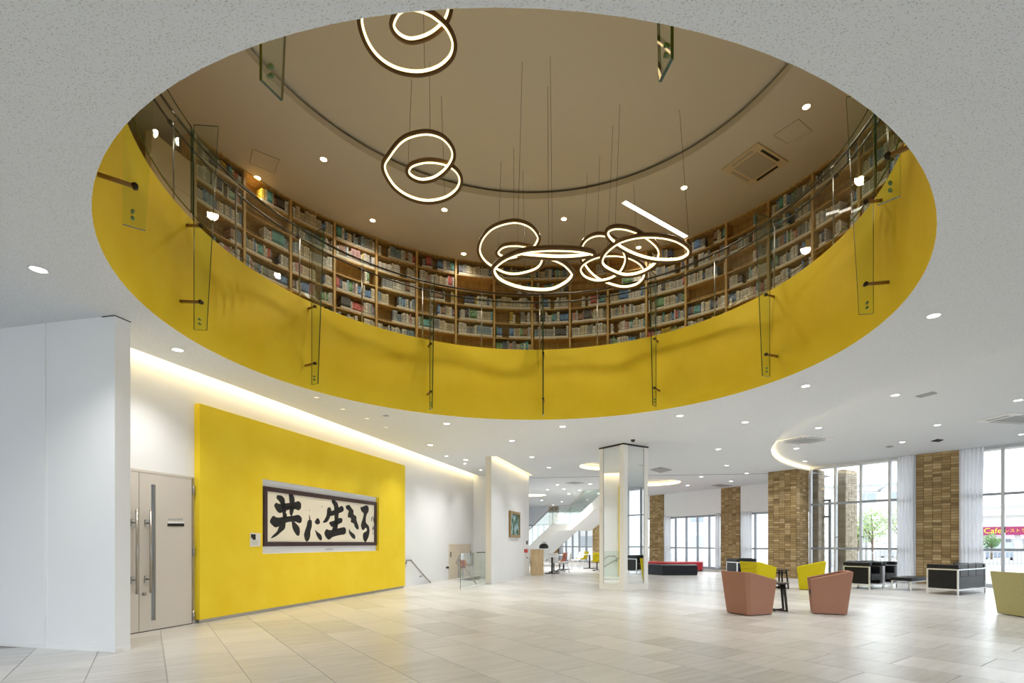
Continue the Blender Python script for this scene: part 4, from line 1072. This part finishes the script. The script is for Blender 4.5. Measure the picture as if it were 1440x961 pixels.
plate('ceiling_vent', 'short black air slot in the lounge ceiling above the brick pillar', [(1309,620.5), (1318,617.5), (1327,618.5), (1320,621.5)], ZR, 'black', 'vent')
plate('ceiling_vent', 'small grey slot in the lounge ceiling near the tall window', [(1245,628.5), (1252,627), (1257,628), (1250,630)], ZR, 'grille', 'vent')
plate('ceiling_vent', 'flat grey diffuser in the ceiling right of the mirrored column', [(914,661), (929,657), (945,661), (929,665)], ZC, 'grille', 'vent')
plate('ceiling_vent', 'flat grey diffuser in the far ceiling before the brick pillars', [(1000,683), (1012,681), (1030,683), (1014,685)], ZC, 'grille', 'vent')
plate('ceiling_vent', 'flat grey diffuser in the far ceiling over the staircase', [(795,679.5), (808,677.5), (822,679.5), (808,681)], ZC, 'grille', 'vent')
plate('ceiling_hatch', 'small flush sensor plate below the yellow drum', [(538,584.5), (543,583.6), (547,584.5), (542,585.5)], ZC, 'grille', 'sensor')
p = onz(890, 617, ZC); t = thing('dome_camera', 'small black dome camera on the ceiling above the mirrored column', 'camera', p)
m = MB(); m.lathe([(.0, 0), (.075, 0), (.075, -.02), (.06, -.03), (0, -.03)], 20); m.build('base', 'plastic_white', t, True)
m = MB(); m.lathe([(.055, -.03), (.052, -.055), (.038, -.08), (.0, -.092)], 20); m.build('dome', 'black', t, True)

# ================================================================== FURNITURE
def tub_chair(label, loc, deg, fab, sc=1.0):
    t = thing('tub_chair', label, 'armchair', loc, math.radians(deg)); t.scale = (sc, sc, sc)
    # U shaped shell: rows of plan points, outer bottom / outer top / inner top / inner bottom; x forward
    def U(xf, xb, hw_, ch, z_f, z_b):
        pl = [(xf, -hw_), (xb + ch, -hw_), (xb, -hw_ + ch), (xb, hw_ - ch), (xb + ch, hw_), (xf, hw_)]
        zs = [z_f, z_b, z_b, z_b, z_b, z_f]
        return [(x, y, z) for (x, y), z in zip(pl, zs)]
    ob = U(.27, -.27, .285, .05, .012, .012); ot = U(.32, -.36, .345, .06, .61, .755)
    it = U(.31, -.275, .262, .05, .61, .75); ib = U(.27, -.22, .235, .04, .36, .36)
    m = MB(); m.v = ob + ot + it + ib
    for r in range(3):
        for i in range(5): a = r * 6 + i; m.f.append((a + 1, a, a + 6, a + 7)); m.m.append(0)
    m.f.append((0, 18, 12, 6)); m.m.append(0); m.f.append((5, 11, 17, 23)); m.m.append(0)
    m.f.append(tuple(range(6))); m.m.append(0)
    bevel(m.build('shell', fab, t), .014, 3)
    m = MB(); m.prism([(.25, -.28), (.27, -.235), (.27, .235), (.25, .28), (-.2, .24), (-.2, -.24)], .014, .30); bevel(m.build('front_panel', fab, t), .01)
    m = MB(); m.prism([(.29, -.225), (.29, .225), (-.2, .22), (-.2, -.22)], .302, .41); bevel(m.build('seat_cushion', 'dark_seat', t), .03, 3)
    return t
tub_chair('terracotta tub chair with its back to the hall, left of the dark side table', (3.63, 9.32, 0), 24, 'terracotta')
tub_chair('terracotta tub chair seen from the side, right of the dark side table', (5.10, 9.42, 0), 157, 'terracotta')
tub_chair('yellow tub chair behind the left terracotta chair', (5.75, 14.1, 0), 24, 'fabric_yellow')
tub_chair('yellow tub chair seen from the side in front of the brick pillar', (7.22, 14.2, 0), 150, 'fabric_yellow')
tub_chair('olive beige tub chair near the cafe window, cut by the frame', (8.28, 9.05, 0), 4, 'fabric_olive')

def side_table(label, loc, deg):
    t = thing('side_table', label, 'side table', loc, math.radians(deg))
    m = MB(); m.lathe([(0, .53), (.205, .53), (.215, .522), (.2, .505), (0, .505)], 28); m.build('table_top', 'dark_wood', t)
    for i in range(4):
        a = math.pi / 2 * i + .4; m = MB(); m.tube([(.14 * math.cos(a), .14 * math.sin(a), .506), (.2 * math.cos(a), .2 * math.sin(a), .012)], [.027, .02], 8); m.build('leg', 'dark_wood', t, True)
    for i in range(2):
        a = math.pi / 2 * i + .4; u = V((math.cos(a), math.sin(a), 0)); m = MB(); m.box((0, 0, .03 + .0 * i), (.4, .03, .028), (u, V((-u.y, u.x, 0)))); m.build('cross_bar', 'dark_wood', t)
        m = MB(); m.box((0, 0, .44), (.3, .02, .035), (u, V((-u.y, u.x, 0)))); m.build('apron_bar', 'dark_wood', t)
    return t
side_table('dark wooden side table between the two terracotta chairs', (4.27, 9.62, 0), 10)
side_table('dark wooden side table between the two yellow chairs', (6.45, 14.3, 0), 30)

def lc_seat(name, label, cat, loc, deg, Wd, Dp, nseat=1):
    """chrome framed leather seat; x forward (open side), y along the width"""
    t = thing(name, label, cat, loc, math.radians(deg)); H = .62
    hw_, hd = Wd / 2, Dp / 2
    for sx in (-1, 1):
        for sy in (-1, 1):
            m = MB(); m.box((sx * (hd - .015), sy * (hw_ - .015), H / 2), (.03, .03, H)); m.build('leg', 'chrome', t)
    for z in (.12, H - .012):
        m = MB(); m.box((-hd + .015, 0, z), (.026, Wd - .06, .026)); m.build('back_rail', 'chrome', t)
        for sy in (-1, 1): m = MB(); m.box((0, sy * (hw_ - .015), z), (Dp - .06, .026, .026)); m.build('side_rail', 'chrome', t)
    m = MB(); m.box((hd - .015, 0, .12), (.026, Wd - .06, .026)); m.build('front_rail', 'chrome', t)
    for sy in (-1, 1):
        m = MB(); m.box((0, sy * (hw_ - .075), .375), (Dp - .065, .115, .46)); bevel(m.build('arm_cushion', 'black_leather', t), .012)
        m = MB(); m.box((-.0, sy * (hw_ - .065), .68), (Dp + .0, .13, .1)); bevel(m.build('arm_top_pad', 'black_leather', t), .02, 3)
    m = MB(); m.box((-hd + .075, 0, .375), (.115, Wd - .065, .46)); bevel(m.build('back_panel', 'black_leather', t), .012)
    sw = (Wd - .26) / nseat
    for i in range(nseat):
        y = -(Wd - .26) / 2 + sw * (i + .5)
        m = MB(); m.box((.06, y, .33), (Dp - .15, sw - .006, .17)); bevel(m.build('seat_cushion', 'black_leather', t), .02, 3)
        m = MB(); m.box((-hd + .09, y, .585), (.16, sw - .006, .33)); bevel(m.build('back_cushion', 'black_leather', t), .025, 3)
    return t
u_ = V((.85, .53, 0)); w_ = V((.53, -.85, 0))
ang_w = math.degrees(math.atan2(w_.y, w_.x))
pA = V((8.68, 14.0, 0))
c1 = pA - w_ * .35 + u_ * .375; c2 = c1 + u_ * .77
lc_seat('leather_armchair', 'black leather armchair with chrome frame showing its side panel', 'armchair', c1, ang_w, .74, .70)
lc_seat('leather_armchair', 'black leather armchair with chrome frame standing by the white curtain', 'armchair', c2, ang_w, .74, .70)
pS = V((9.86, 12.5, 0)); cS = pS + u_ * .81 - w_ * .33
lc_seat('leather_sofa', 'black leather sofa with chrome frame showing its back', 'sofa', cS, ang_w + 180, 1.62, .66, 3)
pT = V((9.5, 13.6, 0)); cT = pT + u_ * .5 - w_ * .24
t = thing('leather_bench', 'low black bench table with chrome legs between sofa and armchairs', 'bench', cT, math.atan2(u_.y, u_.x))
m = MB(); m.box((0, 0, .3), (1.0, .5, .09)); bevel(m.build('pad', 'black_leather', t), .012)
for sx in (-1, 1):
    for sy in (-1, 1): m = MB(); m.box((sx * .47, sy * .22, .127), (.025, .025, .254)); m.build('leg', 'chrome', t)
for sy in (-1, 1): m = MB(); m.box((0, sy * .22, .24), (.91, .02, .02)); m.build('rail', 'chrome', t)

def poly_bench(name, label, foot, z1, m_, top_m):
    t = thing(name, label, 'bench'); c = sum((V((p[0], p[1], 0)) for p in foot), V()) / len(foot); t.location = c
    P = [(p[0] - c.x, p[1] - c.y) for p in foot]
    m = MB(); m.prism([(x * .985, y * .985) for x, y in P], 0.0, .05); m.build('plinth', 'black', t)
    m = MB(); m.prism(P, .05, z1 - .06); m.build('seat_base', m_, t)
    m = MB(); m.prism(P, z1 - .058, z1); bevel(m.build('seat_pad', top_m, t), .015)
def foot(*p): return [tuple(V(((x - CX) / FPX * Y, Y, 0))[:2]) for x, Y in p]
poly_bench('angled_bench', 'low angled navy bench in front of the red bench', foot((932, 20.3), (981, 20.3), (978, 21.5), (930, 21.55), (905, 22.6), (885, 22.0)), .385, 'navy_leather', 'navy_leather')
poly_bench('angled_bench', 'low red upholstered bench behind the navy bench', foot((905, 23.4), (940, 22.9), (987.5, 23.2), (989, 24.3), (940, 24.1), (900, 24.6)), .40, 'red_leather', 'red_leather')
lc_seat('leather_armchair', 'black armchair half hidden behind the yellow tub chair', 'armchair', (6.62, 17.6, 0), 100, .7, .68)

# ------------------------------------------------------------------ far left: counter, tables, chairs, staircase
ct = thing('wood_counter', 'light oak counter end beside the white pier', 'counter')
ca, cb = onz(744, 810.5, 0), onz(764.5, 810.5, 0)
m = MB(); m.prism([(ca.x + .03, 20.40), (cb.x, 20.30), (cb.x, 21.0), (ca.x + .03, 21.3)], 0.0, 1.0); m.build('body', 'oak', ct)
m = MB(); m.prism([(ca.x + .03, 20.38), (cb.x + .03, 20.27), (cb.x + .03, 21.03), (ca.x + .03, 21.33)], 1.002, 1.035); m.build('counter_top', 'plastic_white', ct)
bgb = thing('black_bag', 'rounded black bag lying on the oak counter end', 'bag', (.02, 20.62, 1.037))
m = MB(); m.lathe([(0, 0), (.17, 0), (.19, .06), (.15, .15), (.06, .19), (0, .2)], 16); m.build('bag_body', 'black', bgb, True)
m = MB(); m.tube([(-.08, 0, .17), (-.05, 0, .25), (.05, 0, .25), (.08, 0, .17)], .012, 6); m.build('handle', 'black', bgb, True)
def cafe_table(label, loc, r=.32, h=.70):
    t = thing('cafe_table', label, 'table', loc)
    m = MB(); m.lathe([(0, h), (r, h), (r, h - .025), (0, h - .025)], 24); m.build('table_top', 'plastic_white', t)
    m = MB(); m.tube([(0, 0, .03), (0, 0, h - .03)], .04, 10); m.build('column', 'black', t, True)
    for i in range(2):
        u = V((math.cos(i * math.pi / 2 + .3), math.sin(i * math.pi / 2 + .3), 0)); m = MB(); m.box((0, 0, .02), (.62, .06, .03), (u, V((-u.y, u.x, 0)))); m.build('foot_bar', 'black', t)
def shell_chair(label, loc, deg, shell, pedestal=True):
    t = thing('shell_chair', label, 'chair', loc, math.radians(deg))
    m = MB(); sec = [(.24, .43), (.1, .42), (-.12, .43), (-.22, .50), (-.27, .65), (-.29, .82)]
    for x, z in sec:
        for y, dz in ((-.23, .05), (-.12, 0), (.12, 0), (.23, .05)): m.v.append((x + (dz * .8 if z > .45 else 0), y, z + (dz if z <= .45 else 0)))
    for i in range(len(sec) - 1):
        for j in range(3): a = i * 4 + j; m.f.append((a, a + 1, a + 5, a + 4)); m.m.append(0)
    o = m.build('shell', shell, t, True); s_ = o.modifiers.new('thick', 'SOLIDIFY'); s_.thickness = .03
    if pedestal:
        m = MB(); m.tube([(0, 0, .03), (0, 0, .41)], .028, 8); m.build('stem', 'black', t, True)
        for i in range(4):
            a = math.pi / 2 * i + .78; m = MB(); m.tube([(0, 0, .05), (.27 * math.cos(a), .27 * math.sin(a), .018)], .016, 6); m.build('foot', 'black', t, True)
    else:
        for sx, sy in ((1, 1), (1, -1), (-1, 1), (-1, -1)):
            m = MB(); m.tube([(sx * .12, sy * .14, .42), (sx * .21, sy * .2, .01)], .009, 6); m.build('leg', 'chrome', t, True)
cafe_table('white cafe table with black T foot beside the oak counter', (.36, 21.5, 0), .28)
shell_chair('white shell chair at the cafe table', (.86, 21.6, 0), 180, 'plastic_white', False)
shell_chair('brown shell chair behind the white shell chair', (.72, 23.2, 0), 200, 'brown_shell')
cafe_table('white cafe table further behind the white shell chair', (.95, 24.6, 0), .35)
shell_chair('second white shell chair, by the further cafe table', (1.5, 24.9, 0), 190, 'plastic_white', False)
shell_chair('white shell chair behind the black T foot table', (.45, 22.4, 0), 80, 'plastic_white')
shell_chair('yellow swivel chair half hidden behind the mirrored column', (2.42, 23.7, 0), 95, 'fabric_yellow')
cafe_table('small table beside the yellow swivel chair', (2.25, 25.6, 0), .32)
shell_chair('small pale yellow chair by the far window', (2.0, 27.2, 0), 150, 'fabric_yellow', False)

# white staircase going up in the far left
sq = V((-.69, 29.5, 0)); sd = V((.62, -.785, 0)).normalized(); sn = V((sd.y, -sd.x, 0))
if sn.y > 0: sn = -sn
S_ = lambda x, y: onplane(x, y, sq, sn)
top = [(722, 789), (776, 737.5), (800, 737.5), (850, 690)]; bot = [(850, 705), (803, 746), (783, 746.5), (735, 793)]
stc = thing('white_staircase', 'white staircase with glass sides rising past the far windows', 'staircase')
for off, nm in ((0.0, 'stringer'), (1.35, 'stringer')):
    m = MB(); m.slab([S_(x, y) - sn * off for x, y in top + bot], -sn * .09); m.build(nm, 'pearl', stc)
def S3(f, off): return f - sn * off
for (a, b), k in (((top[0], top[1]), 7), ((top[2], top[3]), 7)):
    A, B = S_(*a), S_(*b)
    for i in range(k):
        p = A.lerp(B, (i + .5) / k) + V((0, 0, -.08)); m = MB(); m.box(p - sn * .72, (abs((B - A).dot(sd)) / k + .02, 1.24, .05), (sd, sn)); m.build('tread', 'pearl', stc)
A, B = S_(*top[1]), S_(*top[2]); m = MB(); p = A.lerp(B, .5) + V((0, 0, -.08)); m.box(p - sn * .72, ((B - A).length, 1.24, .1), (sd, sn)); m.build('landing', 'pearl', stc)
for (a, b) in zip(bot, bot[1:]):
    A, B = S_(*a), S_(*b); m = MB(); m.slab([A - sn * .09, B - sn * .09, B - sn * 1.35, A - sn * 1.35], (0, 0, .02)); m.build('soffit', 'white_wall', stc)
for off in (0.045, 1.4):
    pts = [S_(x, y) - sn * off + V((0, 0, .95)) for x, y in top]
    m = MB(); m.tube(pts, .022, 8); m.build('handrail', 'steel', stc, True)
    for a, b in zip(top, top[1:]):
        A, B = S_(*a) - sn * off, S_(*b) - sn * off
        m = MB(); m.slab([A + V((0, 0, .02)), B + V((0, 0, .02)), B + V((0, 0, .9)), A + V((0, 0, .9))], -sn * .012, 0, 1); m.build('glass_side', ['glass_fin', 'glass_edge'], stc)

# ================================================================== OUTSIDE
mb = MB(); mb.flat([[(-60, -60), (160, -60), (160, 160), (-60, 160)]], -.16, up=True); struct(mb.build('ground', 'asphalt'), 'pale paving outside the windows')
q = [fac(-1.4, .12), fac(22, .12), fac(22, 1.2), fac(-1.4, 1.2)]
mb = MB(); mb.prism([(p.x, p.y) for p in q], ZR + .02, ZR + .3); struct(mb.build('trim_1', 'pale_building'), 'canopy soffit outside the tall windows')
def opillar(label, p0, u, width, depth, cols):
    nrm = V((u.y, -u.x, 0)); nrm = nrm if nrm.dot(-p0) > 0 else -nrm
    t = thing('brick_pillar', label, 'pillar', p0 + V((0, 0, -.16)))
    m = MB(); qq = [V((0, 0, 0)), u * width, u * width - nrm * depth, -nrm * depth]; m.prism([(p.x, p.y) for p in qq], 0, ZR + .17); m.build('core', 'mortar_pale', t)
    brick_face(t, V((0, 0, 0)), u, nrm, width, .002, ZR + .165, cols, 50, 'brick_grey')
    sd_ = -u; m = None
    brick_face(t, u * width, -nrm, u, depth, .002, ZR + .165, max(2, int(depth / .22)), 50, 'brick_grey')
opillar('pale grey brick pillar outside the tall window', fac(.26, 1.7), eF, .27, .97, 1)
opillar('pale grey brick pillar outside beside the window corner', fac(-.38, 1.0), eF, .24, .5, 1)
dg = thing('porch_frame', 'grey metal porch frame outside beside the brick pillar', 'frame', fac(-.21, 1.4, -.16))
for s_ in (0, .32): m = MB(); m.box(eF * s_ + V((0, 0, 1.5)), (.07, .07, 3.0), (eF, nF)); m.build('upright', 'frame_grey', dg)
for z in (2.4, 3.02): m = MB(); m.box(eF * .16 + V((0, 0, z)), (.39, .07, .07), (eF, nF)); m.build('crossbar', 'frame_grey', dg)

# cafe across the street
cv = V((.876, 1, 0)).normalized(); cu_ = V((cv.y, -cv.x, 0)); cp = V((.876 * 46, 46, -.16))
cf = thing('cafe_building', 'low pale cafe building with a magenta sign across the street', 'building', cp)
m = MB(); m.box(cv * 3 + V((0, 0, 1.9)), (22, 6, 3.8), (cu_, cv)); m.build('walls', 'pale_building', cf)
m = MB(); m.box(cv * 2.6 + V((0, 0, 3.95)), (23, 7, .3), (cu_, cv)); m.build('roof', 'pale_building', cf)
zs_ = .16 + 1.25 + (HY - 747) / FPX * 46
m = MB(); m.box(cv * (-.12) + cu_ * 1.9 + V((0, 0, zs_)), (9.4, .2, .72), (cu_, cv)); sgn = m.build('sign_board', 'sign_magenta', cf)
def text(body, size, m_, loc, parent, face):
    c = bpy.data.curves.new('sign_text', 'FONT'); c.body = body; c.size = size; c.extrude = .012; c.align_y = 'CENTER'
    tmp = bpy.data.objects.new('tmp_text', c); COL.objects.link(tmp); bpy.context.view_layer.update()
    me = bpy.data.meshes.new_from_object(tmp.evaluated_get(bpy.context.evaluated_depsgraph_get()))
    bpy.data.objects.remove(tmp); me.materials.clear(); me.materials.append(M[m_])
    o = link('lettering', me, parent); o['kind'] = 'stuff'
    o.location = loc; o.rotation_euler = (math.pi / 2, 0, math.atan2(face.y, face.x)); return o
text('Cafe', .66, 'sign_yellow', -cv * .25 + cu_ * (-1.38) + V((0, 0, zs_)), cf, cu_)
text('レストラン', .36, 'sign_yellow', -cv * .25 + cu_ * (-.02) + V((0, 0, zs_)), cf, cu_)
text('ガ', .64, 'plastic_white', -cv * .25 + cu_ * 1.94 + V((0, 0, zs_)), cf, cu_)
mat('awning', (196, 176, 196), .8); mat('shop_glass', (150, 160, 168), .2)
for i in range(8):
    x = -6.5 + 2.1 * i
    m = MB(); m.box(-cv * .05 + cu_ * x + V((0, 0, 1.35)), (1.3, .12, 1.1), (cu_, cv)); w_o = m.build('window', 'shop_glass', cf)
    m = MB(); m.slab([cu_ * (x - .85) - cv * .1 + V((0, 0, 2.15)), cu_ * (x + .85) - cv * .1 + V((0, 0, 2.15)), cu_ * (x + .85) - cv * .8 + V((0, 0, 1.75)), cu_ * (x - .85) - cv * .8 + V((0, 0, 1.75))], (0, 0, .03)); m.build('awning', 'awning', cf)
# other pale buildings
for lab, r, Y, w_w, h_, n_w in (('pale three storey building behind the street trees', .62, 70, 16, 9, 5), ('pale low house beyond the cafe roof', 1.0, 85, 24, 7.5, 6), ('pale block seen through the far windows', .22, 62, 30, 6.0, 7), ('pale wall building behind the far window', -.06, 86, 18, 6.5, 4)):
    b = thing('street_building', lab, 'building', (r * Y, Y, -.16)); vv = V((r, 1, 0)).normalized(); uu = V((vv.y, -vv.x, 0))
    m = MB(); m.box(vv * 4 + V((0, 0, h_ / 2)), (w_w, 8, h_), (uu, vv)); m.build('walls', 'pale_building', b)
    m = MB(); m.box(vv * 4 + V((0, 0, h_ + .15)), (w_w + .6, 8.6, .3), (uu, vv)); m.build('roof', 'grille', b)
    for i in range(n_w):
        for k in range(int(h_ // 3)):
            m = MB(); m.box(uu * (-w_w / 2 + w_w * (i + .5) / n_w) - vv * .02 + V((0, 0, 1.6 + 2.9 * k)), (1.5, .1, 1.3), (uu, vv)); m.build('window', 'shop_glass', b)
# street lamp, trees, fence, car
sl = onz(1218, 790, 0); lp = V(((1218 - CX) / FPX * 32, 32, -.16))
t = thing('street_lamp', 'tall street lamp with two angled heads outside the window', 'street lamp', lp)
m = MB(); m.tube([(0, 0, 0), (0, 0, 4.75)], [.075, .05], 8); m.build('pole', 'grille', t, True)
m = MB(); m.tube([(-.9, 0, 4.55), (.9, 0, 4.55)], .04, 6); m.build('arm', 'grille', t, True)
for s_ in (-1, 1): m = MB(); m.tube([(s_ * .75, 0, 4.6), (s_ * 1.15, -.1, 5.0)], .1, 8); m.build('lamp_head', 'grille', t, True)
def tree(label, px, Y, h_, r_, lm, seed):
    rr = random.Random(seed); t = thing('street_tree', label, 'tree', ((px - CX) / FPX * Y, Y, -.16))
    m = MB(); m.tube([(0, 0, 0), (.05, 0, h_ * .5), (0, .05, h_ * .85)], [.07, .05, .02], 6); m.build('trunk', 'bark', t, True)
    for k in range(5):
        a = rr.uniform(0, 6.28); m = MB(); z = h_ * rr.uniform(.35, .6); m.tube([(0, 0, z), (r_ * .8 * math.cos(a), r_ * .8 * math.sin(a), z + h_ * .25)], [.03, .012], 5); m.build('branch', 'bark', t, True)
    m = MB()
    for k in range(700):
        a, b_, q = rr.uniform(0, 6.28), rr.uniform(-1, 1), rr.random() ** .4
        c = V((r_ * q * math.cos(a) * math.sqrt(1 - b_ * b_), r_ * q * math.sin(a) * math.sqrt(1 - b_ * b_), h_ * .68 + r_ * 1.1 * q * b_))
        u = V((rr.gauss(0, 1), rr.gauss(0, 1), rr.gauss(0, 1))).normalized(); w = u.orthogonal().normalized(); s_ = rr.uniform(.05, .1)
        m.add([c - u * s_, c + w * s_ * .6, c + u * s_, c - w * s_ * .6], [(0, 1, 2, 3)])
    o = m.build('foliage', lm, t); o['kind'] = 'stuff'
tree('young pale green street tree beside the lamp post', 1226, 30, 3.6, 1.0, 'leaf_pale', 3)
tree('small green street tree close to the window mullion', 1206, 34, 3.0, .9, 'leaf', 5)
tree('thin street tree seen beside the white curtain', 1262, 38, 4.6, 1.1, 'leaf_pale', 9)
tree('small potted looking tree before the cafe', 1394, 40, 2.2, .6, 'leaf', 11)
for lab, pxa, pxb, Y in (('white picket fence outside the tall window', 1170, 1275, 27.0), ('grey railing in front of the cafe', 1380, 1470, 30.0)):
    a, b = V(((pxa - CX) / FPX * Y, Y, -.16)), V(((pxb - CX) / FPX * Y, Y, -.16)); L = (b - a).length; u = (b - a).normalized()
    t = thing('street_fence', lab, 'fence', a); nn = int(L / .22)
    pk = MB(); pk.box((0, 0, .5), (.045, .03, 1.0)); pkm = pk.mesh('picket', 'grille')
    for i in range(nn + 1): o = link('picket', pkm, t); o.location = u * (L * i / nn)
    for z in (.25, .9): m = MB(); m.box(u * (L / 2) + V((0, 0, z)), (L, .04, .05), (u, V((-u.y, u.x, 0)))); m.build('fence_rail', 'grille', t)
def car(label, px, Y, deg, paint):
    t = thing('parked_car', label, 'car', ((px - CX) / FPX * Y, Y, -.16), math.radians(deg))
    m = MB(); pr = [(-2.1, .3), (-2.1, .8), (-1.5, .92), (-1.0, 1.42), (.6, 1.45), (1.2, .95), (2.0, .82), (2.1, .3)]
    m.slab([(x, -.8, z) for x, z in pr], (0, 1.6, 0)); bevel(m.build('body', paint, t), .08, 2)
    for s_ in (-1, 1):
        m = MB(); m.slab([(x, s_ * .805 if s_ > 0 else -.812, z) for x, z in ((-1.35, .95), (-.92, 1.34), (.55, 1.36), (1.02, .96))], (0, .008, 0)); m.build('side_window', 'black', t)
        for x in (-1.3, 1.3): m = MB(); m.tube([(x, s_ * .7, .32), (x, s_ * .84, .32)], .32, 16); m.build('wheel', 'black', t)
car('silver car parked in front of the cafe', 1405, 42, 50, 'car_paint')
car('pale car parked beyond the picket fence', 1262, 46, 40, 'frame_alu')
